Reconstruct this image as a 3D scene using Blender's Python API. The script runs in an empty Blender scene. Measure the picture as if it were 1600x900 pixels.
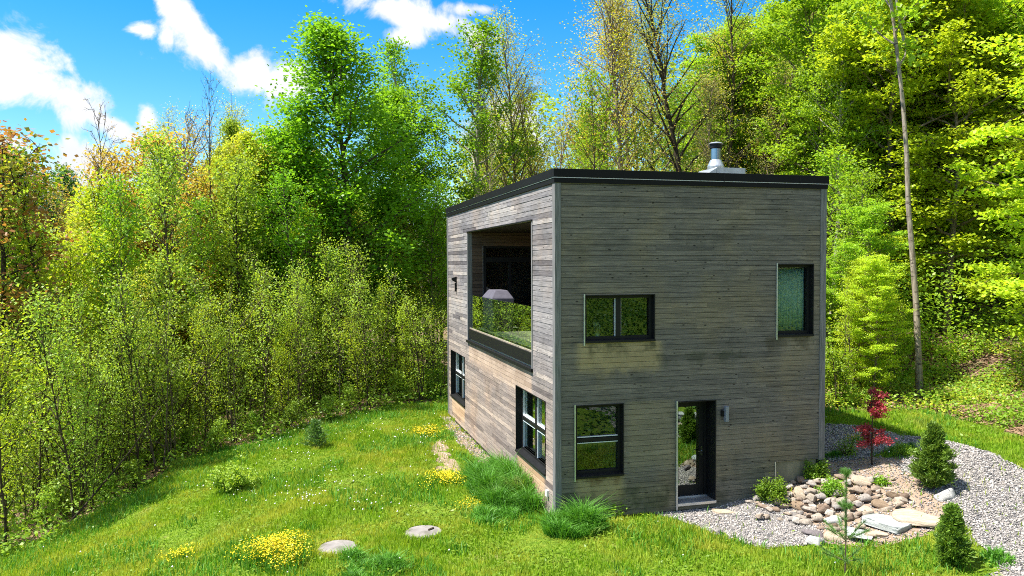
import bpy, math, random
import numpy as np
from mathutils import Vector, Matrix

PI = math.pi
sc = bpy.context.scene
COL = sc.collection

# ------------------------------------------------------------------ camera
CAM = np.array([-5.0185, -15.1562, 5.2605])
YAW, PITCH, ROLL = math.radians(15.132), math.radians(-1.853), math.radians(-0.218)
FPX = 1234.1                                   # focal length for a 1600 px wide frame
_f = np.array([math.sin(YAW)*math.cos(PITCH), math.cos(YAW)*math.cos(PITCH), math.sin(PITCH)])
_r = np.array([math.cos(YAW), -math.sin(YAW), 0.0]); _u = np.cross(_r, _f)
CR = _r*math.cos(ROLL) + _u*math.sin(ROLL); CU = -_r*math.sin(ROLL) + _u*math.cos(ROLL); CF = _f
cd = bpy.data.cameras.new('camera'); cam = bpy.data.objects.new('camera', cd); COL.objects.link(cam)
cd.sensor_width = 36; cd.lens = 36*FPX/1600; cd.clip_start = .1; cd.clip_end = 3000
m = Matrix.Identity(4)
for i in range(3):
    m[i][0], m[i][1], m[i][2], m[i][3] = CR[i], CU[i], -CF[i], CAM[i]
cam.matrix_world = m
sc.camera = cam

# ------------------------------------------------------------------ render, exposure
sc.view_settings.view_transform = 'Standard'; sc.view_settings.look = 'None'
sc.view_settings.exposure = 1.32; sc.view_settings.gamma = 1
sc.render.engine = 'CYCLES'
cy = sc.cycles
cy.max_bounces = 8; cy.diffuse_bounces = 5; cy.glossy_bounces = 4; cy.transmission_bounces = 5
cy.transparent_max_bounces = 8; cy.caustics_reflective = False; cy.caustics_refractive = False
cy.use_denoising = False
cy.sample_clamp_indirect = 6
cy.use_adaptive_sampling = False
cy.filter_width = 1.0

# ------------------------------------------------------------------ sun and sky
SUN_EL = math.radians(62.5)
SUN_AZ = (-1.0, 0.045)                         # horizontal direction towards the sun
_l = math.hypot(*SUN_AZ); tosun = Vector((SUN_AZ[0]/_l*math.cos(SUN_EL), SUN_AZ[1]/_l*math.cos(SUN_EL), math.sin(SUN_EL)))
sl = bpy.data.lights.new('sun', 'SUN'); sl.energy = 4.6; sl.angle = math.radians(.53); sl.color = (1, .955, .87)
so = bpy.data.objects.new('sun', sl); COL.objects.link(so); so.location = (0, 0, 60)
so.rotation_euler = tosun.to_track_quat('Z', 'Y').to_euler()

w = bpy.data.worlds.new('World'); sc.world = w; w.use_nodes = True
wt = w.node_tree; wn = wt.nodes; wl = wt.links
bg = wn['Background']; bg.inputs[1].default_value = 0.1
sky = wn.new('ShaderNodeTexSky'); sky.sky_type = 'NISHITA'; sky.sun_disc = False
sky.sun_elevation = SUN_EL; sky.sun_rotation = math.atan2(SUN_AZ[0], SUN_AZ[1])
sky.altitude = 300; sky.air_density = 1.0; sky.dust_density = .25; sky.ozone_density = 2.2
hs = wn.new('ShaderNodeHueSaturation'); hs.inputs['Saturation'].default_value = 1.5; hs.inputs['Value'].default_value = .93
hs.inputs['Hue'].default_value = .497
wl.new(sky.outputs[0], hs.inputs['Color'])

def WM(op, a, b=None, c=None, clamp=False):
    n = wn.new('ShaderNodeMath'); n.operation = op; n.use_clamp = clamp
    for i, v in enumerate((a, b, c)):
        if v is None: continue
        if isinstance(v, (int, float)): n.inputs[i].default_value = v
        else: wl.new(v, n.inputs[i])
    return n.outputs[0]
tc = wn.new('ShaderNodeTexCoord'); sx = wn.new('ShaderNodeSeparateXYZ'); wl.new(tc.outputs['Generated'], sx.inputs[0])
W_az = WM('ARCTAN2', sx.outputs[0], sx.outputs[1]); W_el = WM('ARCSINE', sx.outputs[2])
wnz = wn.new('ShaderNodeTexNoise'); wnz.inputs['Scale'].default_value = 5; wnz.inputs['Detail'].default_value = 3
wl.new(tc.outputs['Generated'], wnz.inputs['Vector'])
nz = wn.new('ShaderNodeTexNoise'); nz.inputs['Scale'].default_value = 17; nz.inputs['Detail'].default_value = 9; nz.inputs['Roughness'].default_value = .62
nz.inputs['Distortion'].default_value = .35
wl.new(tc.outputs['Generated'], nz.inputs['Vector'])
def azel(px, py):
    d = CF + CR*(px-800)/FPX - CU*(py-450)/FPX; d = d/np.linalg.norm(d)
    return math.atan2(d[0], d[1]), math.asin(d[2])
# clouds as soft ellipses of (azimuth, elevation) on the far sky: centre, half axes and tilt
clouds = [(288,30,48,18,42,1),(330,82,62,28,44,1),(398,116,66,30,22,1),(448,128,62,36,0,1),(520,118,40,30,0,.9),
          (18,112,78,44,14,1),(92,146,80,34,26,1),(168,194,60,17,33,.95),(226,186,15,24,0,.9),
          (640,22,104,24,14,1),(628,56,34,16,0,.8),(742,14,64,12,0,.8),(218,45,17,9,0,.62),(262,56,9,14,0,.6),
          (150,262,62,40,0,.8),(36,228,70,18,0,.6),(80,300,120,40,0,.6),(790,205,70,70,0,.75),(560,-40,60,22,0,.9),
          (-160,80,140,60,10,1),(900,-90,150,60,0,1),(1250,-160,200,70,10,1),(-500,-50,260,80,0,1),(1900,-220,260,90,0,1),(300,-330,260,80,0,1)]
clouds = [azel(c[0], c[1]) + (c[2]/FPX, c[3]/FPX) + c[4:] for c in clouds]
# unseen clouds added overhead and behind the camera for soft fill (azimuth, elevation, half axes in degrees)
clouds += [tuple(math.radians(v) for v in c[:4]) + (c[4], 1) for c in ((175,42,42,20,5),(-120,40,38,14,-8),(95,55,45,16,4),(150,15,45,8,0),(-165,68,70,14,6),(60,28,22,7,5))]
best = None
for (ca, ce, a, b, rot, st) in clouds:
    du = WM('SUBTRACT', W_az, ca); dv = WM('SUBTRACT', W_el, ce)
    t = math.radians(rot); kx = math.cos(ce)
    c_, s_ = math.cos(t), math.sin(t)
    # image down is -elevation
    p = WM('ADD', WM('MULTIPLY', du, kx*c_), WM('MULTIPLY', dv, -s_))
    q = WM('ADD', WM('MULTIPLY', du, kx*s_), WM('MULTIPLY', dv, c_))
    p = WM('MULTIPLY', p, 1/a); q = WM('MULTIPLY', q, 1/b)
    e = WM('SQRT', WM('ADD', WM('MULTIPLY', p, p), WM('MULTIPLY', q, q)))
    v = WM('MULTIPLY', WM('SUBTRACT', 1.35, e), st)
    best = v if best is None else WM('MAXIMUM', best, v)
val = WM('ADD', best, WM('MULTIPLY', WM('SUBTRACT', nz.outputs[0], .52), 3.4))
mr = wn.new('ShaderNodeMapRange'); mr.interpolation_type = 'SMOOTHSTEP'
mr.inputs['From Min'].default_value = .05; mr.inputs['From Max'].default_value = .85
wl.new(val, mr.inputs['Value'])
cr = wn.new('ShaderNodeMapRange'); cr.inputs['From Min'].default_value = .35; cr.inputs['From Max'].default_value = .62
cr.inputs['To Min'].default_value = .86; cr.inputs['To Max'].default_value = 1.0
wl.new(wnz.outputs[0], cr.inputs['Value'])
cc = wn.new('ShaderNodeVectorMath'); cc.operation = 'SCALE'; cc.inputs[0].default_value = (4.5, 4.6, 4.75); wl.new(cr.outputs[0], cc.inputs['Scale'])
mx = wn.new('ShaderNodeMix'); mx.data_type = 'RGBA'
wl.new(mr.outputs[0], mx.inputs['Factor']); wl.new(hs.outputs[0], mx.inputs['A']); wl.new(cc.outputs[0], mx.inputs['B'])
wl.new(mx.outputs['Result'], bg.inputs[0])

# ------------------------------------------------------------------ tags and meshes
def tag(o, label=None, cat=None, group=None, kind=None):
    if label: o['label'] = label
    if cat: o['category'] = cat
    if group: o['group'] = group
    if kind: o['kind'] = kind
    return o
def empty(name, loc=(0,0,0), rz=0.0):
    o = bpy.data.objects.new(name, None); COL.objects.link(o); o.location = loc; o.rotation_euler = (0,0,rz)
    o.empty_display_size = .2
    return o
def link(name, me, parent=None):
    o = bpy.data.objects.new(name, me); COL.objects.link(o)
    if parent is not None: o.parent = parent
    return o
KIDS = {}
def kids(o):
    return [c for c in COL.objects if c.parent == o]
def dup(o, parent=None, children=None):
    c = o.copy(); COL.objects.link(c)
    if parent is not None: c.parent = parent
    for ch in (children if children is not None else kids(o)):
        d = ch.copy(); COL.objects.link(d); d.parent = c
    return c

def mesh_np(name, V, F, mat, rnd=None, smooth=False):
    V = np.ascontiguousarray(V, dtype=np.float32); F = np.ascontiguousarray(F, dtype=np.int32)
    me = bpy.data.meshes.new(name); nf, k = F.shape
    me.vertices.add(len(V)); me.vertices.foreach_set('co', V.ravel())
    me.loops.add(nf*k); me.loops.foreach_set('vertex_index', F.ravel())
    me.polygons.add(nf); me.polygons.foreach_set('loop_start', np.arange(0, nf*k, k, dtype=np.int32))
    if smooth: me.polygons.foreach_set('use_smooth', np.ones(nf, dtype=bool))
    me.update(calc_edges=True)
    if rnd is not None:
        a = me.attributes.new('rnd', 'FLOAT', 'FACE'); a.data.foreach_set('value', np.asarray(rnd, dtype=np.float32))
    me.materials.append(mat)
    return me

class MB:
    """collects simple shapes for ONE mesh"""
    def __init__(s): s.v = []; s.f = []; s.c = []; s.cur = (0,0,0,1)
    def add(s, vs, fs):
        n = len(s.v); s.v += [tuple(map(float, p)) for p in vs]
        for f in fs: s.f.append(tuple(i+n for i in f)); s.c.append(s.cur)
    def box(s, a, b):
        x0,y0,z0 = (min(a[i],b[i]) for i in range(3)); x1,y1,z1 = (max(a[i],b[i]) for i in range(3))
        s.add([(x0,y0,z0),(x1,y0,z0),(x1,y1,z0),(x0,y1,z0),(x0,y0,z1),(x1,y0,z1),(x1,y1,z1),(x0,y1,z1)],
              [(3,2,1,0),(4,5,6,7),(0,1,5,4),(1,2,6,5),(2,3,7,6),(3,0,4,7)])
    def quad(s, *p): s.add(p, [tuple(range(len(p)))])
    def tube(s, P, R, n=6, cap=True):
        P = [Vector(p) for p in P]; rings = []
        if not hasattr(R, '__len__'): R = [R]*len(P)
        prev = None
        for i, p in enumerate(P):
            d = (P[min(i+1,len(P)-1)] - P[max(i-1,0)])
            d = d.normalized() if d.length > 1e-9 else Vector((0,0,1))
            if prev is None:
                a = d.orthogonal().normalized()
            else:
                a = (prev - d*prev.dot(d)); a = a.normalized() if a.length > 1e-6 else d.orthogonal().normalized()
            prev = a; b = d.cross(a)
            rings.append([p + (a*math.cos(2*PI*k/n) + b*math.sin(2*PI*k/n))*R[i] for k in range(n)])
        vs = [q for r in rings for q in r]; fs = []
        for i in range(len(P)-1):
            for k in range(n):
                fs.append((i*n+k, i*n+(k+1)%n, (i+1)*n+(k+1)%n, (i+1)*n+k))
        if cap: fs.append(tuple(range(n))[::-1]); fs.append(tuple((len(P)-1)*n+k for k in range(n)))
        s.add(vs, fs)
    def lathe(s, prof, c=(0,0,0), n=20):
        vs = []; fs = []
        for (r, z) in prof:
            for k in range(n): vs.append((c[0]+r*math.cos(2*PI*k/n), c[1]+r*math.sin(2*PI*k/n), c[2]+z))
        for i in range(len(prof)-1):
            for k in range(n): fs.append((i*n+k, i*n+(k+1)%n, (i+1)*n+(k+1)%n, (i+1)*n+k))
        fs.append(tuple(range(n))[::-1]); fs.append(tuple((len(prof)-1)*n+k for k in range(n)))
        s.add(vs, fs)
    def mesh(s, name, mat, smooth=False, colors=False, bevel=0):
        me = bpy.data.meshes.new(name); me.from_pydata(s.v, [], s.f); me.update()
        me.materials.append(mat)
        if smooth: me.polygons.foreach_set('use_smooth', [True]*len(me.polygons))
        if colors:
            a = me.attributes.new('board', 'FLOAT_COLOR', 'FACE'); a.data.foreach_set('color', np.array(s.c, dtype=np.float32).ravel())
        return me
    def build(s, name, mat, parent=None, smooth=False, colors=False, bevel=0):
        o = link(name, s.mesh(name, mat, smooth, colors), parent)
        if bevel:
            b = o.modifiers.new('bevel', 'BEVEL'); b.width = bevel; b.segments = 2; b.limit_method = 'ANGLE'
        return o

# ------------------------------------------------------------------ materials
class NT:
    def __init__(s, name):
        s.m = bpy.data.materials.new(name); s.m.use_nodes = True; s.t = s.m.node_tree; s.n = s.t.nodes; s.l = s.t.links
        s.p = s.n['Principled BSDF']; s.out = s.n['Material Output']
    def new(s, t, **kw):
        n = s.n.new(t)
        for k, v in kw.items(): setattr(n, k, v)
        return n
    def put(s, inp, v):
        if v is None: return
        if hasattr(v, 'is_linked') or hasattr(v, 'links'): s.l.new(v, inp)
        else: inp.default_value = v
    def M(s, op, a, b=None, c=None, clamp=False):
        n = s.new('ShaderNodeMath', operation=op, use_clamp=clamp)
        for i, v in enumerate((a,b,c)): s.put(n.inputs[i], v)
        return n.outputs[0]
    def noise(s, vec, scale, detail=4, rough=.55, dist=0, dims='3D'):
        n = s.new('ShaderNodeTexNoise'); n.inputs['Scale'].default_value = scale; n.inputs['Detail'].default_value = detail
        n.inputs['Roughness'].default_value = rough; n.inputs['Distortion'].default_value = dist
        if vec is not None: s.l.new(vec, n.inputs['Vector'])
        return n.outputs[0]
    def mapv(s, vec, sc_=(1,1,1), loc=(0,0,0)):
        n = s.new('ShaderNodeMapping'); s.l.new(vec, n.inputs[0]); n.inputs['Scale'].default_value = sc_; n.inputs['Location'].default_value = loc
        return n.outputs[0]
    def coord(s, which='Object'): return s.new('ShaderNodeTexCoord').outputs[which]
    def pos(s): return s.new('ShaderNodeNewGeometry').outputs['Position']
    def ramp(s, v, stops, interp='LINEAR'):
        n = s.new('ShaderNodeValToRGB'); n.color_ramp.interpolation = interp; e = n.color_ramp.elements
        while len(e) < len(stops): e.new(.5)
        for i, (p, c) in enumerate(stops):
            e[i].position = p; e[i].color = (*c, 1) if len(c) == 3 else c
        s.l.new(v, n.inputs[0]); return n.outputs[0]
    def rng(s, v, a, b, c=0., d=1., smooth=True):
        n = s.new('ShaderNodeMapRange'); n.interpolation_type = 'SMOOTHSTEP' if smooth else 'LINEAR'
        s.l.new(v, n.inputs[0]); n.inputs[1].default_value = a; n.inputs[2].default_value = b; n.inputs[3].default_value = c; n.inputs[4].default_value = d
        return n.outputs[0]
    def mix(s, f, a, b, mode='MIX'):
        n = s.new('ShaderNodeMix', data_type='RGBA', blend_type=mode)
        s.put(n.inputs['Factor'], f)
        for k, v in (('A', a), ('B', b)):
            s.put(n.inputs[k], (*v, 1) if isinstance(v, tuple) and len(v) == 3 else v)
        return n.outputs['Result']
    def attr(s, name, out='Fac'): 
        n = s.new('ShaderNodeAttribute'); n.attribute_name = name; return n.outputs[out]
    def orand(s): return s.new('ShaderNodeObjectInfo').outputs['Random']
    def sep(s, v):
        n = s.new('ShaderNodeSeparateXYZ'); s.l.new(v, n.inputs[0]); return n.outputs
    def bump(s, h, strength=.5, dist=.01):
        n = s.new('ShaderNodeBump'); n.inputs['Strength'].default_value = strength; n.inputs['Distance'].default_value = dist
        s.l.new(h, n.inputs['Height']); s.l.new(n.outputs[0], s.p.inputs['Normal'])
    def base(s, c, rough=.8, metal=0, spec=.3):
        s.put(s.p.inputs['Base Color'], (*c, 1) if isinstance(c, tuple) and len(c) == 3 else c)
        s.put(s.p.inputs['Roughness'], rough); s.p.inputs['Metallic'].default_value = metal
        s.p.inputs['Specular IOR Level'].default_value = spec
        return s.m

def plain(name, c, rough=.6, metal=0, spec=.4, var=.12, scale=9):
    t = NT(name); n = t.noise(t.coord(), scale, 5)
    a = tuple(x*(1-var) for x in c); b = tuple(min(1, x*(1+var)) for x in c)
    return t.base(t.mix(t.rng(n, .3, .7), a, b), rough, metal, spec)

def leaf_mat(name, dark, light, trans=.42, third=None, rough=.45, clump=1.2, vary=.12):
    t = NT(name)
    cl = t.noise(t.coord(), clump, 3)
    f = t.M('ADD', t.M('MULTIPLY', t.attr('rnd'), .55), t.M('MULTIPLY', t.rng(cl, .3, .7), .3))
    f = t.M('ADD', f, t.M('MULTIPLY', t.orand(), .25), clamp=True)
    col = t.mix(f, dark, light)
    if third:
        g = t.noise(t.mapv(t.coord(), (1,1,1), (7,3,1)), clump*.8, 2)
        col = t.mix(t.rng(g, .48, .68, 0, .85), col, third)
    h = t.new('ShaderNodeHueSaturation'); t.l.new(col, h.inputs['Color'])
    t.l.new(t.M('ADD', t.M('MULTIPLY', t.M('SUBTRACT', t.orand(), .5), .02), .5), h.inputs['Hue'])
    t.l.new(t.M('ADD', t.M('MULTIPLY', t.M('SUBTRACT', t.orand(), .5), vary*2), 1.), h.inputs['Value'])
    col = h.outputs[0]
    t.base(col, rough, 0, .32)
    tr = t.new('ShaderNodeBsdfTranslucent')
    t.l.new(t.mix(1.0, col, (1.35, 1.25, .55), 'MULTIPLY'), tr.inputs['Color'])
    ms = t.new('ShaderNodeMixShader'); ms.inputs[0].default_value = trans
    t.l.new(t.p.outputs[0], ms.inputs[1]); t.l.new(tr.outputs[0], ms.inputs[2]); t.l.new(ms.outputs[0], t.out.inputs[0])
    return t.m

M = {}
M['leaf_poplar'] = leaf_mat('poplar leaves', (.11,.26,.014), (.25,.46,.03), .5)
M['leaf_maple'] = leaf_mat('maple leaves', (.15,.31,.018), (.37,.52,.045), .5)
M['leaf_yellow'] = leaf_mat('yellow green leaves', (.32,.40,.03), (.56,.60,.08), .5, third=(.46,.38,.08))
M['leaf_sapling'] = leaf_mat('sapling leaves', (.19,.34,.03), (.42,.55,.085), .52)
M['leaf_dark'] = leaf_mat('dark leaves', (.04,.12,.015), (.10,.22,.03), .35)
M['leaf_orange'] = leaf_mat('orange young leaves', (.46,.30,.07), (.60,.47,.11), .5, third=(.46,.48,.07))
M['leaf_lime'] = leaf_mat('lime green leaves', (.27,.40,.015), (.52,.64,.05), .5)
M['leaf_bud'] = leaf_mat('opening buds', (.28,.28,.09), (.46,.48,.14), .42, third=(.42,.30,.15))
M['leaf_red'] = leaf_mat('red maple leaves', (.24,.025,.045), (.52,.09,.12), .42)
M['leaf_scarlet'] = leaf_mat('reddish young leaves', (.34,.16,.06), (.48,.28,.09), .45, third=(.26,.34,.05))
M['leaf_shrub'] = leaf_mat('shrub leaves', (.08,.2,.015), (.26,.42,.03), .38)
M['needle'] = leaf_mat('spruce needles', (.05,.13,.018), (.22,.36,.04), .25, clump=5)
M['needle_pine'] = leaf_mat('pine needles', (.05,.14,.03), (.17,.31,.07), .2, clump=5)
M['under'] = leaf_mat('undergrowth leaves', (.11,.23,.018), (.30,.46,.045), .4, clump=.6)

def grass_mat(name, a, b, c, trans=.35, sc1=.55):
    t = NT(name); p = t.pos()
    n1 = t.noise(p, sc1, 4, .6); n2 = t.noise(t.mapv(p, (1,1,1), (31,7,0)), 2.6, 3, .6)
    col = t.mix(t.attr('rnd'), a, b)
    col = t.mix(t.rng(t.M('ADD', t.M('MULTIPLY', n1, .55), t.M('MULTIPLY', n2, .45)), .44, .60, 0, .9), col, c)
    col = t.mix(t.rng(t.noise(t.mapv(p, (1,1,1), (5,50,0)), 1.1, 5, .65), .57, .70, 0, .7), col, t.mix(.5, b, (.42,.34,.15)))
    t.base(col, .5, 0, .3)
    tr = t.new('ShaderNodeBsdfTranslucent'); t.l.new(t.mix(1.0, col, (1.3,1.2,.6), 'MULTIPLY'), tr.inputs['Color'])
    ms = t.new('ShaderNodeMixShader'); ms.inputs[0].default_value = trans
    t.l.new(t.p.outputs[0], ms.inputs[1]); t.l.new(tr.outputs[0], ms.inputs[2]); t.l.new(ms.outputs[0], t.out.inputs[0])
    return t.m
M['grass'] = grass_mat('lawn blades', (.13,.27,.012), (.30,.48,.025), (.44,.47,.06), .4)
M['tallgrass'] = grass_mat('tall grass blades', (.04,.16,.012), (.13,.34,.03), (.12,.32,.03), .33)

def bark_mat(name, a, b, spots=None):
    t = NT(name); c = t.coord()
    n = t.noise(t.mapv(c, (9,9,1.6)), 2.2, 6, .65)
    col = t.mix(t.rng(n, .32, .68), a, b)
    if spots:
        v = t.noise(t.mapv(c, (3,3,9)), 1.6, 4, .6)
        col = t.mix(t.rng(v, .56, .66), col, spots)
    col = t.mix(1.0, col, t.ramp(t.orand(), [(0,(.75,.75,.75)),(1,(1.25,1.2,1.15))]), 'MULTIPLY')
    t.bump(n, .6, .02)
    return t.base(col, .9, 0, .15)
M['bark'] = bark_mat('grey brown bark', (.05,.038,.028), (.16,.13,.10))
M['bark_pale'] = bark_mat('pale aspen bark', (.20,.19,.15), (.42,.40,.34), (.07,.06,.05))
M['bark_warm'] = bark_mat('warm grey bark', (.11,.085,.06), (.27,.22,.17))
M['bark_trunk'] = bark_mat('pale grey brown bark', (.17,.14,.11), (.38,.33,.27), (.09,.075,.06))
M['bark_dark'] = bark_mat('dark thin bark', (.03,.022,.016), (.09,.07,.05))

M['black'] = plain('black painted metal', (.010,.010,.011), .5, 0, .25)
M['roofmetal'] = plain('black roof metal', (.008,.008,.009), .6, 0, .15, scale=2)
M['white'] = plain('white vinyl sash', (.72,.76,.78), .45, 0, .4, .04)
M['galv'] = plain('galvanised steel', (.55,.57,.6), .38, .75, .5, .1)
M['steel_dark'] = plain('dark stainless pipe', (.32,.35,.38), .22, 1, .5, .08)
M['lamp_grey'] = plain('blue grey lamp metal', (.22,.24,.31), .4, .3, .5, .05)
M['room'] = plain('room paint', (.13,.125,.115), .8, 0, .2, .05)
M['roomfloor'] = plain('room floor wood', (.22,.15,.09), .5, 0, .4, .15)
M['curtain'] = plain('pale grey curtain', (.50,.55,.58), .9, 0, .1, .06)
M['coverfab'] = plain('mauve grey cover', (.10,.095,.12), .85, 0, .15, .12)
M['soffit'] = plain('dark brown soffit wood', (.018,.012,.008), .7, 0, .2, .3)
M['stick'] = plain('bleached wood', (.42,.36,.29), .85, 0, .1, .2)
M['white_plastic'] = plain('white plastic', (.75,.75,.72), .4, 0, .4, .04)

def concrete(name, c, stain=(.05,.055,.03), st=.5):
    t = NT(name); o = t.coord()
    n = t.noise(o, 3, 6, .6); n2 = t.noise(o, 38, 4, .7); n3 = t.noise(t.mapv(o, (2,2,.5)), 1.6, 4)
    col = t.mix(t.rng(n, .3, .7), tuple(x*.72 for x in c), c); col = t.mix(t.rng(n2, .55, .75, 0, .5), col, tuple(x*.5 for x in c))
    col = t.mix(t.rng(n3, .45, .7, 0, st), col, stain)
    t.bump(n2, .4, .01)
    return t.base(col, .9, 0, .2)
M['concrete'] = concrete('stained concrete', (.26,.24,.17))
M['cover'] = concrete('round concrete cover', (.29,.265,.25), (.10,.095,.07), .75)

def wood(name, cols, tan, axis, tans=(), stains=(), green=0.0, low=None):
    """weathered boards; per-board tone in attribute 'board'; axis = index of the board direction"""
    t = NT(name); o = t.coord(); at = t.new('ShaderNodeAttribute'); at.attribute_name = 'board'
    sp_ = t.sep(at.outputs['Vector']); r1, r2, r3 = sp_[0], sp_[1], sp_[2]
    off = t.new('ShaderNodeCombineXYZ'); t.l.new(t.M('MULTIPLY', r3, 31), off.inputs[0]); t.l.new(t.M('MULTIPLY', r2, 17), off.inputs[1]); t.l.new(t.M('MULTIPLY', r1, 11), off.inputs[2])
    ad = t.new('ShaderNodeVectorMath', operation='ADD'); t.l.new(o, ad.inputs[0]); t.l.new(off.outputs[0], ad.inputs[1])
    sc1 = [26, 26, 26]; sc1[axis] = 1.3
    g = t.noise(t.mapv(ad.outputs[0], tuple(sc1)), 1.5, 7, .68, .6)
    sc2 = [60, 60, 60]; sc2[axis] = 5
    g2 = t.noise(t.mapv(ad.outputs[0], tuple(sc2)), 1.0, 4, .6)
    col = t.ramp(r1, [(0, cols[0]), (.35, cols[1]), (.7, cols[2]), (1, cols[3])])
    col = t.mix(t.rng(g, .34, .66, 0, .75), col, t.mix(1.0, col, (.42,.42,.44), 'MULTIPLY'))
    col = t.mix(t.rng(g2, .5, .72, 0, .5), col, t.mix(1.0, col, (1.55,1.5,1.42), 'MULTIPLY'))
    # weather blotches larger than a board
    b1 = t.noise(o, .62, 5, .6)
    col = t.mix(t.rng(b1, .44, .66, 0, .6), col, t.mix(1.0, col, tan, 'MULTIPLY'))
    b2 = t.noise(t.mapv(o, (1,1,1), (9,4,2)), 1.5, 5, .62)
    col = t.mix(t.rng(b2, .50, .68, 0, .38), col, t.mix(1.0, col, (.55,.58,.56), 'MULTIPLY'))
    # knots
    sk = [7.5, 7.5, 7.5]; sk[axis] = 3.4
    v = t.new('ShaderNodeTexVoronoi'); t.l.new(t.mapv(ad.outputs[0], tuple(sk)), v.inputs['Vector']); v.inputs['Scale'].default_value = 1.0
    kn = t.rng(v.outputs['Distance'], .07, .13, 1, 0)
    col = t.mix(t.M('MULTIPLY', kn, .85), col, (.022,.018,.016))
    s3 = t.sep(o); U = s3[axis]; Z = s3[2]
    jit = t.noise(t.mapv(o, (1,1,1)), 5, 3)
    def rect(u0, u1, z0, z1, soft=.12):
        a = t.rng(U, u0-soft, u0+soft); b = t.rng(U, u1-soft, u1+soft, 1, 0)
        zz = t.M('ADD', Z, t.M('MULTIPLY', t.M('SUBTRACT', jit, .5), .35))
        c = t.rng(zz, z0-.1, z0+.25); d = t.rng(Z, z1-.01, z1+.02, 1, 0)
        return t.M('MULTIPLY', t.M('MULTIPLY', a, b), t.M('MULTIPLY', c, d))
    for (u0,u1,z0,z1,c,k) in tans:
        col = t.mix(t.M('MULTIPLY', rect(u0,u1,z0,z1), k), col, t.mix(.45, col, c))
    for (u0,u1,z0,z1,c,k) in stains:
        col = t.mix(t.M('MULTIPLY', t.M('MULTIPLY', rect(u0,u1,z0,z1,.05), t.rng(b2, .42, .58)), k), col, c)
    if green:
        gz_ = t.rng(t.M('ADD', Z, t.M('MULTIPLY', b1, 2.2)), 1.2, 3.6, green, 0)
        col = t.mix(gz_, col, t.mix(1.0, col, (.62,.85,.50), 'MULTIPLY'))
    if low:
        gl = t.rng(t.M('ADD', Z, t.M('MULTIPLY', b1, 2.4)), 2.6, 5.2, 1, 0)
        col = t.mix(t.M('MULTIPLY', gl, .75), col, t.mix(1.0, col, low, 'MULTIPLY'))
    t.bump(g, .35, .006)
    return t.base(col, .88, 0, .18)

# ------------------------------------------------------------------ terrain
def ramp0(t, k=.6): return .5*(t + np.sqrt(t*t + k*k)) - .5*k*np.exp(-np.abs(t)/k)
def sstep(a, b, x):
    t = np.clip((x-a)/(b-a), 0, 1); return t*t*(3-2*t)
def gz(x, y):
    x = np.asarray(x, float); y = np.asarray(y, float)
    l = np.maximum(0, -x-2.5)
    zl = -.018*np.minimum(l, 11)**2 - .36*np.minimum(np.maximum(l-11, 0), 30) 
    fy = .3 + .7*sstep(-6, 0, y)
    a = np.clip(x-4.5, 0, 5.0); zr = .21*a*fy*sstep(0, 1.2, a)
    d = .8*x + .35*np.minimum(y, 18)
    zr = zr + .055*np.clip(d-8, 0, 200)*sstep(4, 9, x+.25*np.maximum(y, 0)) + .30*np.minimum(ramp0(d-14.2, 1.5), 45)
    z = zl + zr - .05
    z = z + .035*np.sin(x*.9+1)*np.cos(y*.7) + .02*np.sin(x*2.3+y*1.7)
    # level under and around the house
    k = sstep(1.2, .1, np.maximum(np.maximum(-x, x-6.3), np.maximum(-y, y-11.9)))
    flat = np.where(x < 3.6, -.06, -.06 + .19*np.clip(x-3.6, 0, 3.5))
    z = z*(1-k) + flat*k
    # the bank in front of the door and the forested rise behind the camera
    z = z + .30*np.minimum(ramp0(-y-6.6, .5), 7)*sstep(-6, 2, x) + 2.0*sstep(-20, -40, y)
    return z
def ray(px, py):
    d = CF + CR*(px-800)/FPX - CU*(py-450)/FPX
    return d
def hit(px, py):
    d = ray(px, py); t = 8.0; last = t
    while t < 200:
        p = CAM + d*t
        if p[2] < float(gz(p[0], p[1])): break
        last = t; t += .25
    a, b = last, t
    for _ in range(20):
        c = (a+b)/2; p = CAM + d*c
        if p[2] < float(gz(p[0], p[1])): b = c
        else: a = c
    p = CAM + d*b
    return Vector((p[0], p[1], float(gz(p[0], p[1]))))
def at_depth(px, depth):
    p = CAM + CF*depth + CR*(px-800)/FPX*depth
    return float(p[0]), float(p[1]), float(gz(p[0], p[1]))
def depth_of(p): return float((np.array(p[:3])-CAM) @ CF)
def onplane_front(px, py):                     # point on the front wall plane y = 0
    d = ray(px, py); t = -CAM[1]/d[1]; return CAM + d*t
def onplane_left(px, py):
    d = ray(px, py); t = -CAM[0]/d[0]; return CAM + d*t

def lines(lo, hi, far_lo, far_hi, step):
    a = list(np.arange(lo, hi+1e-6, step)); s = step; x = lo
    left = []
    while x > far_lo: s *= 1.25; x -= s; left.append(x)
    s = step; x = hi; right = []
    while x < far_hi: s *= 1.25; x += s; right.append(x)
    return np.array(left[::-1] + a + right)
xs = lines(-16, 20, -420, 420, .22); ys = lines(-8, 24, -420, 420, .22)
X, Y = np.meshgrid(xs, ys); Z = gz(X, Y)
V = np.stack([X.ravel(), Y.ravel(), Z.ravel()], 1)
nx, ny = len(xs), len(ys); ii = np.arange((ny-1)*(nx-1)); r_, c_ = ii//(nx-1), ii%(nx-1)
F = np.stack([r_*nx+c_, r_*nx+c_+1, (r_+1)*nx+c_+1, (r_+1)*nx+c_], 1)

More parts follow.
